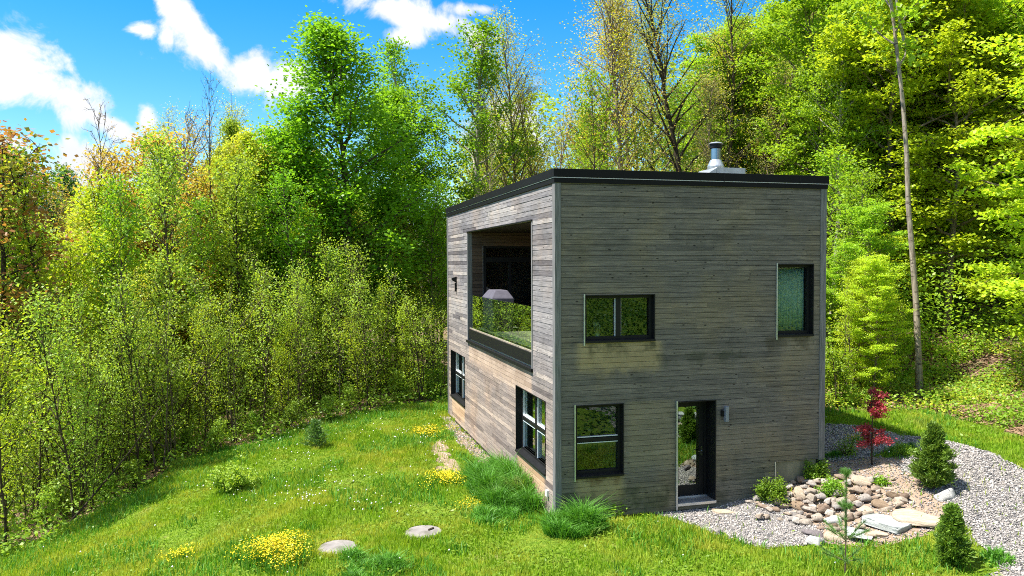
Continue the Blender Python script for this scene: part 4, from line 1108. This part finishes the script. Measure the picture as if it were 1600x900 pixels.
def clump(px, py, rx, ry, n, h0, h1, label, name='grass_clump', mat='tallgrass', cat='grass clump', group=None):
    h = hit(px, py); o = empty(name, tuple(h)); tag(o, label, cat, group)
    r = np.sqrt(r3.random(n)); a = r3.uniform(0, 2*PI, n); Q = np.stack([r*np.cos(a)*rx, r*np.sin(a)*ry], 1)
    Q = Q[~((Q[:,0]+h[0] > -.04) & (Q[:,0]+h[0] < 6.3) & (Q[:,1]+h[1] > -.04))]
    zz = gz(Q[:,0]+h[0], Q[:,1]+h[1]) - h[2]
    hm = (1.15 - .5*np.sqrt((Q[:,0]/rx)**2+(Q[:,1]/ry)**2))*(.78+.3*np.sin(Q[:,0]*9+px)+.32*np.sin(Q[:,1]*7+Q[:,0]*4))
    kp = r3.random(len(Q)) < .35+.8*hm; Q, zz, hm = Q[kp], zz[kp], np.maximum(.35, hm[kp])
    blades('blades', Q, h0, h1, .016, mat, r3, None, lean=1.15, hmul=hm, parent=o, z0=zz); return o
clump(792, 768, .9, 1.85, 13000, .42, .80, 'large tuft of tall dark green grass against the sunlit wall')
clump(898, 830, .62, .5, 4600, .34, .66, 'tuft of tall grass at the front corner of the house')
clump(770, 812, .5, .5, 1800, .18, .34, 'low grass tuft in front of the large one by the wall')
clump(590, 893, .6, .4, 2200, .18, .32, 'dark grass tuft below the two concrete covers')
clump(548, 880, .35, .3, 900, .16, .3, 'small grass tuft beside the nearer concrete cover')
clump(1560, 878, .3, .25, 500, .14, .26, 'grass tuft at the edge of the gravel path')
clump(1412, 706, .3, .3, 700, .14, .26, 'grass tuft right of the red maple')
clump(1300, 716, .22, .22, 400, .12, .24, 'grass tuft in the shade behind the right corner', )

for h in DISCS:
    a = r3.uniform(0, 2*PI, 700); rr_ = r3.normal(.40, .03, 700)
    Pd = np.column_stack([h[0]+rr_*np.cos(a), h[1]+rr_*np.sin(a)])
    blades('rim_grass', Pd, .05, .16, .014, 'grass', r3, 'grass growing over the rim of a concrete cover', lean=.9)
# yellow flowers
def simple_mat(name, a, b, tr=.2):
    return leaf_mat(name, a, b, tr, vary=.02)
M['petal'] = simple_mat('yellow petals', (.62,.45,.01), (.85,.70,.03)); M['fluff'] = plain('white seed heads', (.75,.75,.70), .9, 0, .1, .04)
def flowers(px, py, rx, ry, n, h, label, ns_=900):
    p = hit(px, py); o = empty('flowering_plant', tuple(p)); tag(o, label, 'yellow flowers')
    k = 26; cx = r3.normal(0, .45, k)*rx; cy_ = r3.normal(0, .45, k)*ry; w_ = r3.integers(0, k, n)
    Q = np.stack([cx[w_]+r3.normal(0,.11,n), cy_[w_]+r3.normal(0,.11,n)], 1)
    zz = gz(Q[:,0]+p[0], Q[:,1]+p[1]) - p[2]
    top = (h*r3.uniform(.4, 1.1, n))*(.6+.5*r3.random(k)[w_])
    blades('stems', Q[:ns_], h*.6, h*1.0, .014, 'tallgrass', r3, None, lean=.4, parent=o, z0=zz[:ns_])
    V_, F_ = leaf_quads(np.stack([Q[:,0], Q[:,1], zz+top], 1), .032, .030, r3, 1.2)
    link('blossoms', mesh_np('blossoms', V_, F_, M['petal'], r3.random(n)), o)
    # foliage
    V_, F_ = leaf_quads(np.stack([Q[:,0], Q[:,1], zz+top*.5*r3.random(n)], 1)[:n//2], .05, .03, r3, .6); link('leaves', mesh_np('leaves', V_, F_, M['under'], r3.random(len(F_))), o)
flowers(422, 878, .62, .60, 2600, .44, 'large clump of yellow flowers at the bottom left of the lawn')
flowers(703, 752, .42, .75, 1500, .26, 'yellow flowers beside the bare sandy patch near the house')
flowers(668, 678, .5, .8, 700, .2, 'thin drift of yellow flowers near the far corner of the house', 300)
flowers(282, 874, .25, .2, 260, .22, 'little group of yellow flowers left of the large clump', 120)
flowers(738, 790, .3, .35, 220, .14, 'scattered yellow flowers in front of the tall grass by the wall', 90)
flowers(1345, 690, .35, .3, 160, .25, 'few yellow flowers beside the shaded gravel', 90)
# seed heads and small white flowers
rd = np.random.default_rng(12); n = 300; k = 22
cpx = rd.uniform(350, 860, k); cpy = rd.uniform(655, 800, k); w_ = rd.integers(0, k, n)
Q = np.array([tuple(hit(min(870, cpx[i]+rd.normal(0,26)), cpy[i]+rd.normal(0,12))) for i in w_])
Q = Q[(Q[:,0] < -.9)]; Q2 = lawn_points(90, rd); Q = np.vstack([Q, np.column_stack([Q2, gz(Q2[:,0], Q2[:,1])])]); n = len(Q)
s = rd.uniform(.012, .024, n); hh = rd.uniform(.10, .2, n)
V_ = (oct_v[None]*s[:,None,None] + (Q+np.column_stack([0*hh, 0*hh, hh]))[:,None,:]).reshape(-1,3); F_ = (oct_f[None]+(np.arange(n)*6)[:,None,None]).reshape(-1,3)
tag(link('dandelion_seed_heads', mesh_np('dandelion_seed_heads', V_, F_, M['fluff'])), 'white dandelion seed heads dotted over the lawn', kind='stuff')

# ---- rocks
def rock_mat():
    t = NT('field stone'); o = t.coord(); r = t.orand()
    col = t.ramp(r, [(0,(.15,.10,.07)),(.2,(.31,.235,.18)),(.42,(.41,.34,.27)),(.6,(.28,.26,.25)),(.78,(.46,.38,.31)),(1,(.55,.51,.46))])
    n = t.noise(o, 2.2, 7, .65, .4); n2 = t.noise(o, 9, 5, .7)
    col = t.mix(t.rng(n, .35, .68), col, t.mix(1.0, col, (.6,.58,.55), 'MULTIPLY')); col = t.mix(t.rng(n2, .55, .72, 0, .45), col, (.62,.57,.5))
    col = t.mix(t.rng(n2, .28, .42, .5, 0), col, (.12,.10,.08))
    t.bump(n2, .6, .03); return t.base(col, .9, 0, .2)
M['rock'] = rock_mat()
def stone(name, a, b, c):
    t = NT(name); o = t.coord(); n = t.noise(t.mapv(o, (1,3,6)), 2.4, 7, .65, .8); n2 = t.noise(o, 11, 5, .7)
    col = t.mix(t.rng(n, .3, .7), a, b); col = t.mix(t.rng(n2, .56, .72, 0, .5), col, c); t.bump(n2, .6, .03); return t.base(col, .88, 0, .2)
M['rock_white'] = stone('pale granite', (.34,.33,.31), (.52,.51,.49), (.24,.21,.18))
M['rock_slab'] = stone('blue grey slab', (.26,.285,.275), (.42,.445,.43), (.26,.22,.18))
M['rock_tan'] = stone('tan slab', (.34,.26,.185), (.50,.42,.32), (.25,.19,.14))
M['rock_dark'] = stone('dark purplish stone', (.11,.095,.10), (.22,.19,.19), (.3,.27,.25))
M['rock_brown'] = stone('brown stone', (.16,.11,.07), (.30,.22,.15), (.4,.33,.26))
def rock_mesh(seed, flatz=.7, slab_=False):
    rng = np.random.default_rng(seed); bm = bmesh_new(3); 
    V_ = np.array([v.co[:] for v in bm.verts]); F_ = [[v.index for v in f.verts] for f in bm.faces]; bm.free()
    for _ in range(20 if not slab_ else 9):
        n = unit(rng.normal(0,1,3)*np.array([1,1,.8 if not slab_ else .12])); d = rng.uniform(.42, .74); k = V_ @ n; V_ -= np.outer(np.maximum(0, k-d), n)*.94
    if slab_:
        V_[:,2] = np.clip(V_[:,2], -.33, .30) + .03*np.sin(V_[:,0]*3+seed)
    V_ /= np.abs(V_[:,:2]).max(); V_ += rng.normal(0, .010, V_.shape); V_[:,2] *= flatz
    return mesh_np('rock', V_, np.array(F_), M['rock'], smooth=False)
import bmesh
def bmesh_new(sub):
    bm = bmesh.new(); bmesh.ops.create_icosphere(bm, subdivisions=sub, radius=1); bm.verts.ensure_lookup_table(); return bm
ROCKS = [rock_mesh(300+i, .72) for i in range(9)]; SLABS = [rock_mesh(330+i, .8, True) for i in range(4)]
def rock(cx, cyp, w_, h_, label, mat=None, slab_=False, group=None, name='rock', sink=.3, lift=0, i=None, rz=None):
    """cx, cy, w, h read off the photograph enlarged 2.813 times from (1140, 580)"""
    px, py = 1140+cx/2.813, 580+(cyp+h_*.25)/2.813
    p = hit(px, py); dp = depth_of(p); rad = w_/2.813/FPX*dp/2*(1.12 if w_ < 80 else 1.0)
    src = (SLABS if slab_ else ROCKS); me = src[(int(cx)+int(cyp)) % len(src) if i is None else i]
    o = link(name, me); hz = (h_/2.813/FPX*dp)*(.62 if not slab_ else .30)
    el = max(.5, min(1.25, h_/w_*1.25)) if not slab_ else min(1.6, h_/w_*2.3)
    o.scale = (rad*1.05, rad*el*(1. if not slab_ else 1.15), max(hz, rad*.62) if not slab_ else max(.10, rad*.36))
    o.location = (p[0], p[1], p[2] + o.scale[2]*(.72-.3-sink*.2) + lift); o.rotation_euler = (0, 0, rz if rz is not None else (cx*1.7) % 1.2 - .6 - YAW)
    if not slab_: o.rotation_euler = (rt.uniform(-.12,.12), rt.uniform(-.12,.12), o.rotation_euler[2])
    if mat: o.material_slots[0].link = 'OBJECT'; o.material_slots[0].material = M[mat]
    return tag(o, label, 'rock', group)
rock(303,455,84,56,'rounded white boulder leaning on the concrete foundation','rock_white',name='boulder')
rock(352,482,92,24,'flat white stone in front of the white boulder','rock_white',True)
rock(955,543,112,64,'single pale boulder beside the large conifer','rock_white',name='boulder', i=4)
rock(848,640,235,96,'large flat tan slab nearest the gravel path','rock_tan',True,name='stone_slab', i=0)
rock(705,655,210,100,'large blue grey slab in the middle of the rock garden edge','rock_slab',True,name='stone_slab', i=1)
rock(575,705,140,80,'grey slab left of the large blue grey one','rock_slab',True,name='stone_slab', i=2)
rock(645,712,110,34,'small tan slab in front of the blue grey ones','rock_tan',True,name='stone_slab', i=3)
rock(372,714,104,48,'dark purplish rock at the grass edge of the rock garden','rock_dark')
rock(452,728,104,56,'tan rock right of the dark purplish one','rock_tan')
rock(372,752,96,40,'pale rock half sunk in the grass below the dark one','rock_white')
rock(300,592,92,42,'brown flat topped rock below the left bush','rock_brown')
rock(535,560,76,60,'dark brown rock in the middle of the pile','rock_brown')
rock(718,542,68,48,'olive brown rock beside the leafy seedling','rock_brown')
rock(658,585,96,46,'rusty brown rock behind the blue grey slab','rock_brown')
rock(590,618,62,72,'tall tan block behind the grey slab','rock_tan')
rock(303,535,56,72,'upright tan rock below the white boulder','rock_tan')
rock(445,655,86,56,'pale rounded rock in the front row of the pile','rock_white')
rock(572,482,104,56,'broad tan rock at the back of the pile','rock_tan')
for (cx, cyp, w_, h_) in [(90,573,40,28),(122,558,58,34),(142,594,64,28),(188,606,56,34),(237,598,48,26),(252,575,36,24),(360,545,56,34),(330,522,40,28),(330,606,50,30),(358,620,62,36),(283,650,62,40),
    (340,665,66,52),(378,650,50,56),(412,622,64,44),(395,570,46,40),(360,575,50,34),(430,590,50,36),(470,612,48,36),(500,590,76,46),(520,642,76,40),(540,612,44,36),(587,567,54,52),(606,540,54,46),(640,520,50,30),(655,548,44,24),
    (692,516,46,26),(746,566,48,52),(540,450,46,30),(500,436,50,26),(490,470,50,34),(415,502,36,30),(385,492,40,26),(450,520,40,30),(470,555,46,34),(630,560,36,28),(560,530,44,36),(600,655,40,28),(690,610,60,26),(800,580,34,22),
    (462,695,50,30),(500,690,44,26),(405,690,46,24),(560,590,36,30),(680,480,30,20),(250,630,34,22),(310,630,36,24),(520,500,44,34),(620,480,46,34),(360,505,44,30),(335,550,36,28),(425,545,38,26),(700,560,40,28),(130,578,36,22)]:
    lf = .10*max(0, 1-((cx-420)/230)**2)*max(0, 1-((cyp-560)/110)**2)
    rock(cx, cyp, w_, h_, 'fist to head sized tan or grey stone among the pile of the rock garden', group='loose stones of the rock garden', lift=lf)
rk = random.Random(15)
for _ in range(75):
    cx = rk.gauss(430, 150); cyp = rk.gauss(585, 62)
    if not (120 < cx < 800 and 440 < cyp < 700) or (cx > 640 and cyp > 600): continue
    w_ = rk.uniform(26, 52); rock(cx, cyp, w_, w_*rk.uniform(.55,.9), 'fist to head sized tan or grey stone among the pile of the rock garden', group='loose stones of the rock garden', lift=rk.uniform(0,.07))
rock(-28,618,120,30,'flat stone step in the gravel before the glass door','rock_tan',True,name='stepping_stone',sink=1.0,i=1)
# stepping slabs further along, mirrored in the door glass
for k, (x, y) in enumerate([(6.5,-6.1),(7.0,-6.9),(7.5,-7.7),(8.0,-8.5)]):
    o = link('stone_step', SLABS[k]); o.scale = (.75, .38, .26); o.rotation_euler = (0,0,.25+.12*k); o.location = (x, y, float(gz(x,y))+.10+.03*k)
    o.material_slots[0].link = 'OBJECT'; o.material_slots[0].material = M['rock_slab' if k % 2 else 'rock_tan']
    tag(o, ['lowest','second lowest','second highest','highest'][k]+' of the four stone steps mirrored in the door glass', 'stone step')
# driftwood stick
p0, p1 = hit(1105,792), hit(1178,768)
mb = MB(); P0 = np.array(p0); P1 = np.array(p1); P2 = P0*.4+P1*.6 + np.array([0,-.12,.06])
mb.tube([P0+[0,0,.02], P2, P1+[0,0,.12]], [.012,.022,.016], 7); mb.tube([P2, P1+[-.02,-.16,.03]], [.014,.007], 6)
tag(mb.build('fallen_branch', M['stick'], None, smooth=True), 'bleached bare branch lying between the door and the left bush', 'branch')

# ---- garden plants
def conifer(px, py, H, R, label, seed, mat='needle', n=9000, cl=.07, name='conifer', up=0.9):
    rng = np.random.default_rng(seed); p = hit(px, py); o = empty(name, (p[0], p[1], p[2]-.02), rng.uniform(0,6)); tag(o, label, 'conifer')
    mb = MB(); mb.tube([(0,0,0),(.01,0,H*.5),(0,.01,H*.97)], [.03*H,.018*H,.005], 7); A = []; D = []
    nb = int(58*H)
    for k in range(nb):
        t = (k+rng.random())/nb; z = H*(.05+.90*t); r = R*((1-t)**.8)*(.5+.85*rng.random())*(.55+.45*min(1, t*6+.3)) + .03; a = k*2.4+rng.uniform(-.4,.4)
        e = up*(.35+.5*t); d = np.array([math.cos(a)*math.cos(e), math.sin(a)*math.cos(e), math.sin(e)*.9])
        mb.tube([(0,0,z),tuple(np.array([0,0,z])+d*r)], [.008,.003], 3, cap=False)
        m_ = max(4, int(n/nb*(r/R+.25))); u = rng.random(m_)**.65
        A.append(np.array([0,0,z])+d*r*u[:,None] + rng.normal(0, .03+.045*r, (m_,3))*np.array([1,1,.6])); D.append(np.tile(d, (m_,1)))
    A = np.vstack(A); D = unit(np.vstack(D) + rng.normal(0, .5, (len(A),3)) + [0,0,.35]); S = unit(np.cross(D, rng.normal(0,1,D.shape))); l = (cl*rng.uniform(.6,1.2,len(A)))[:,None]; w2 = l*.15
    V_ = np.stack([A-S*w2, A+S*w2, A+D*l+S*w2*.4, A+D*l-S*w2*.4], 1).reshape(-1,3); F_ = np.arange(len(A)*4).reshape(-1,4)
    link('trunk', mb.mesh('trunk', M['bark']), o); link('foliage', mesh_np('foliage', V_, F_, M[mat], rng.random(len(F_))), o); return o
conifer(1458, 764, 1.40, .43, 'full bushy conifer between the rock garden and the gravel path', 1, n=26000)
conifer(1487, 884, 1.06, .26, 'narrow young conifer in the grass at the bottom right', 2, n=19000)
conifer(494, 700, .85, .42, 'small dull green conifer at the left edge of the lawn', 3, n=2600, mat='needle_pine')
def bush(px, py, H, R, label, seed, mat='leaf_shrub', n=3800, leaf=(.05,.03), twig=26):
    rng = np.random.default_rng(seed); p = hit(px, py); o = empty('bush', (p[0], p[1], p[2]-.02)); tag(o, label, 'bush'); mb = MB(); C = []
    for k in range(twig):
        a = rng.uniform(0, 2*PI); e = rng.uniform(.35, 1.35); d = np.array([math.cos(a)*math.cos(e), math.sin(a)*math.cos(e), math.sin(e)])
        LL = math.hypot(R*math.cos(e), H*math.sin(e))*rng.uniform(.75, 1.15); lp = path((0,0,0), d, LL, 4, rng, .14, .03); mb.tube(lp, [.012,.009,.006,.004,.003], 4, cap=False)
        for j in range(5): C.append(interp(lp, rng.uniform(.35, 1)))
    C = np.array(C); C = np.repeat(C, n//len(C)+1, 0); C = C + rng.normal(0, .055, C.shape); C[:,2] = np.maximum(.02, C[:,2])
    V_, F_ = leaf_quads(C, *leaf, rng, .8); link('branches', mb.mesh('branches', M['bark_dark']), o); link('foliage', mesh_np('foliage', V_, F_, M[mat], rng.random(len(F_))), o); return o
bush(1208, 782, .52, .42, 'round green bush left of the rock pile against the front wall', 1)
bush(1272, 748, .46, .34, 'light green bush at the right corner of the house', 2)
bush(1300, 776, .42, .28, 'yellowish green bush standing among the rocks', 3, n=2600)
bush(1412, 712, .22, .3, 'low green tuft between the red maple and the large conifer', 5, n=1200)
bush(1376, 757, .16, .2, 'pale leafy seedling among the brown rocks', 6, n=260, leaf=(.07,.04), twig=12)
bush(955, 806, .42, .22, 'leafy weed growing against the front wall', 7, n=420, leaf=(.09,.055), twig=14, mat='under')
bush(1322, 712, .5, .32, 'thin weedy bush in the shade behind the right corner', 8, n=500, mat='leaf_shrub', twig=16)
bush(365, 770, .85, .7, 'soft light green bush on the lawn before the left thicket', 9, n=2600, mat='leaf_sapling', leaf=(.08,.05), twig=30)
# red maple: thin stem with two tiers of leaves
p = hit(1362, 727); o = empty('red_maple', (p[0], p[1], p[2]-.03)); tag(o, 'little red leaved maple standing in the planting bed', 'young tree')
rng = np.random.default_rng(5); mb = MB(); Hm = 1.72; st = path((0,0,0), (0.0,0,1), Hm, 8, rng, .02); mb.tube(st, [.02,.019,.018,.016,.015,.013,.011,.009,.005], 7)
C = []
for (t0, t1, nb, LL, sd) in ((.28,.52,13,.42,None),(.70,.97,12,.36,1)):
    for k in range(nb):
        t = rng.uniform(t0, t1); a = rng.uniform(0, 2*PI) if sd is None else rng.normal(-.3, .9); d = np.array([math.cos(a), math.sin(a), rng.uniform(-.1,.55)])
        lp = path(interp(st, t), d, LL*rng.uniform(.5,1.1), 4, rng, .12, -.02); mb.tube(lp, [.006,.005,.004,.003,.002], 4, cap=False)
        for j in range(6): C.append(interp(lp, rng.uniform(.35,1)))
C = np.repeat(np.array(C), 19, 0); C = C + rng.normal(0, .05, C.shape)*[1,1,.8]; V_, F_ = leaf_quads(C, .062, .034, rng, .6)
link('trunk', mb.mesh('trunk', M['bark_dark'], True), o); link('crown', mesh_np('crown', V_, F_, M['leaf_red'], rng.random(len(F_))), o)
# pine seedling in the foreground
p = at_depth(1325, 13.0); o = empty('pine_seedling', (p[0], p[1], p[2])); tag(o, 'thin pine seedling with long soft needles at the bottom edge', 'pine seedling')
ztop = CAM[2] + (410-748)/FPX*13.0; Hp = ztop - p[2]; mb = MB(); mb.tube([(0,0,0),(.01,0,Hp*.5),(0,0,Hp)], [.016,.011,.004], 7)
rng = np.random.default_rng(6); A = []; D = []
def shoot(a, b, n):
    a, b = np.array(a), np.array(b); u = rng.random(n)[:,None]; A.append(a*(1-u)+b*u); D.append(np.tile(unit(b-a), (n,1)))
shoot((0,0,Hp*.35),(0,0,Hp*1.0), 900)
for (z, nb, LL, ee) in ((Hp*.98,5,.12,1.1),(Hp*.66,5,.16,.8),(Hp*.36,7,.46,.55),(Hp*.15,6,.4,.4)):
    for k in range(nb):
        a = k*2*PI/nb+rng.uniform(-.3,.3); d = np.array([math.cos(a)*math.cos(ee), math.sin(a)*math.cos(ee), math.sin(ee)])*LL*rng.uniform(.7,1.1)
        q = np.array([0,0,z]); mb.tube([q, q+d*.5+[0,0,-.01], q+d], [.007,.005,.003], 4, cap=False); shoot(q+d*.45, q+d, 170)
A = np.vstack(A); D = unit(np.vstack(D)*.8 + rng.normal(0,.55,(len(A),3))); S = unit(np.cross(D, rng.normal(0,1,D.shape)))*.0022; l = rng.uniform(.05,.09,len(A))[:,None]
V_ = np.stack([A-S, A+S, A+D*l+S*.4, A+D*l-S*.4], 1).reshape(-1,3); F_ = np.arange(len(A)*4).reshape(-1,4)
link('trunk', mb.mesh('trunk', M['bark']), o); link('foliage', mesh_np('foliage', V_, F_, M['needle_pine'], rng.random(len(F_))), o)
# dark brush pile and fallen stems in the thicket at the left
rb2 = random.Random(6)
for (px, dp, L2, az, el, lb) in ((95,19.6,3.6,.4,.75,'dead stem leaning to the right at the left edge of the lawn'),(120,20.5,3.0,2.2,.35,'dead stem lying low in the left thicket'),(215,24.0,6.5,.5,1.0,'long dead stem leaning through the left thicket'),(275,30,9,2.5,1.0,'dark leaning trunk in the middle of the left forest')):
    x, y, z = at_depth(px, dp); d = np.array([math.cos(az)*math.cos(el), math.sin(az)*math.cos(el), math.sin(el)]); rng = np.random.default_rng(int(px))
    mb = MB(); lp = path((x,y,z-.05), d, L2, 6, rng, .04); mb.tube(lp, [.012*L2**.8+.01]+[.010*L2**.8*(1-i/7)+.006 for i in range(1,7)], 6)
    tag(mb.build('dead_stem', M['bark_dark'], None, smooth=True), lb, 'dead tree')
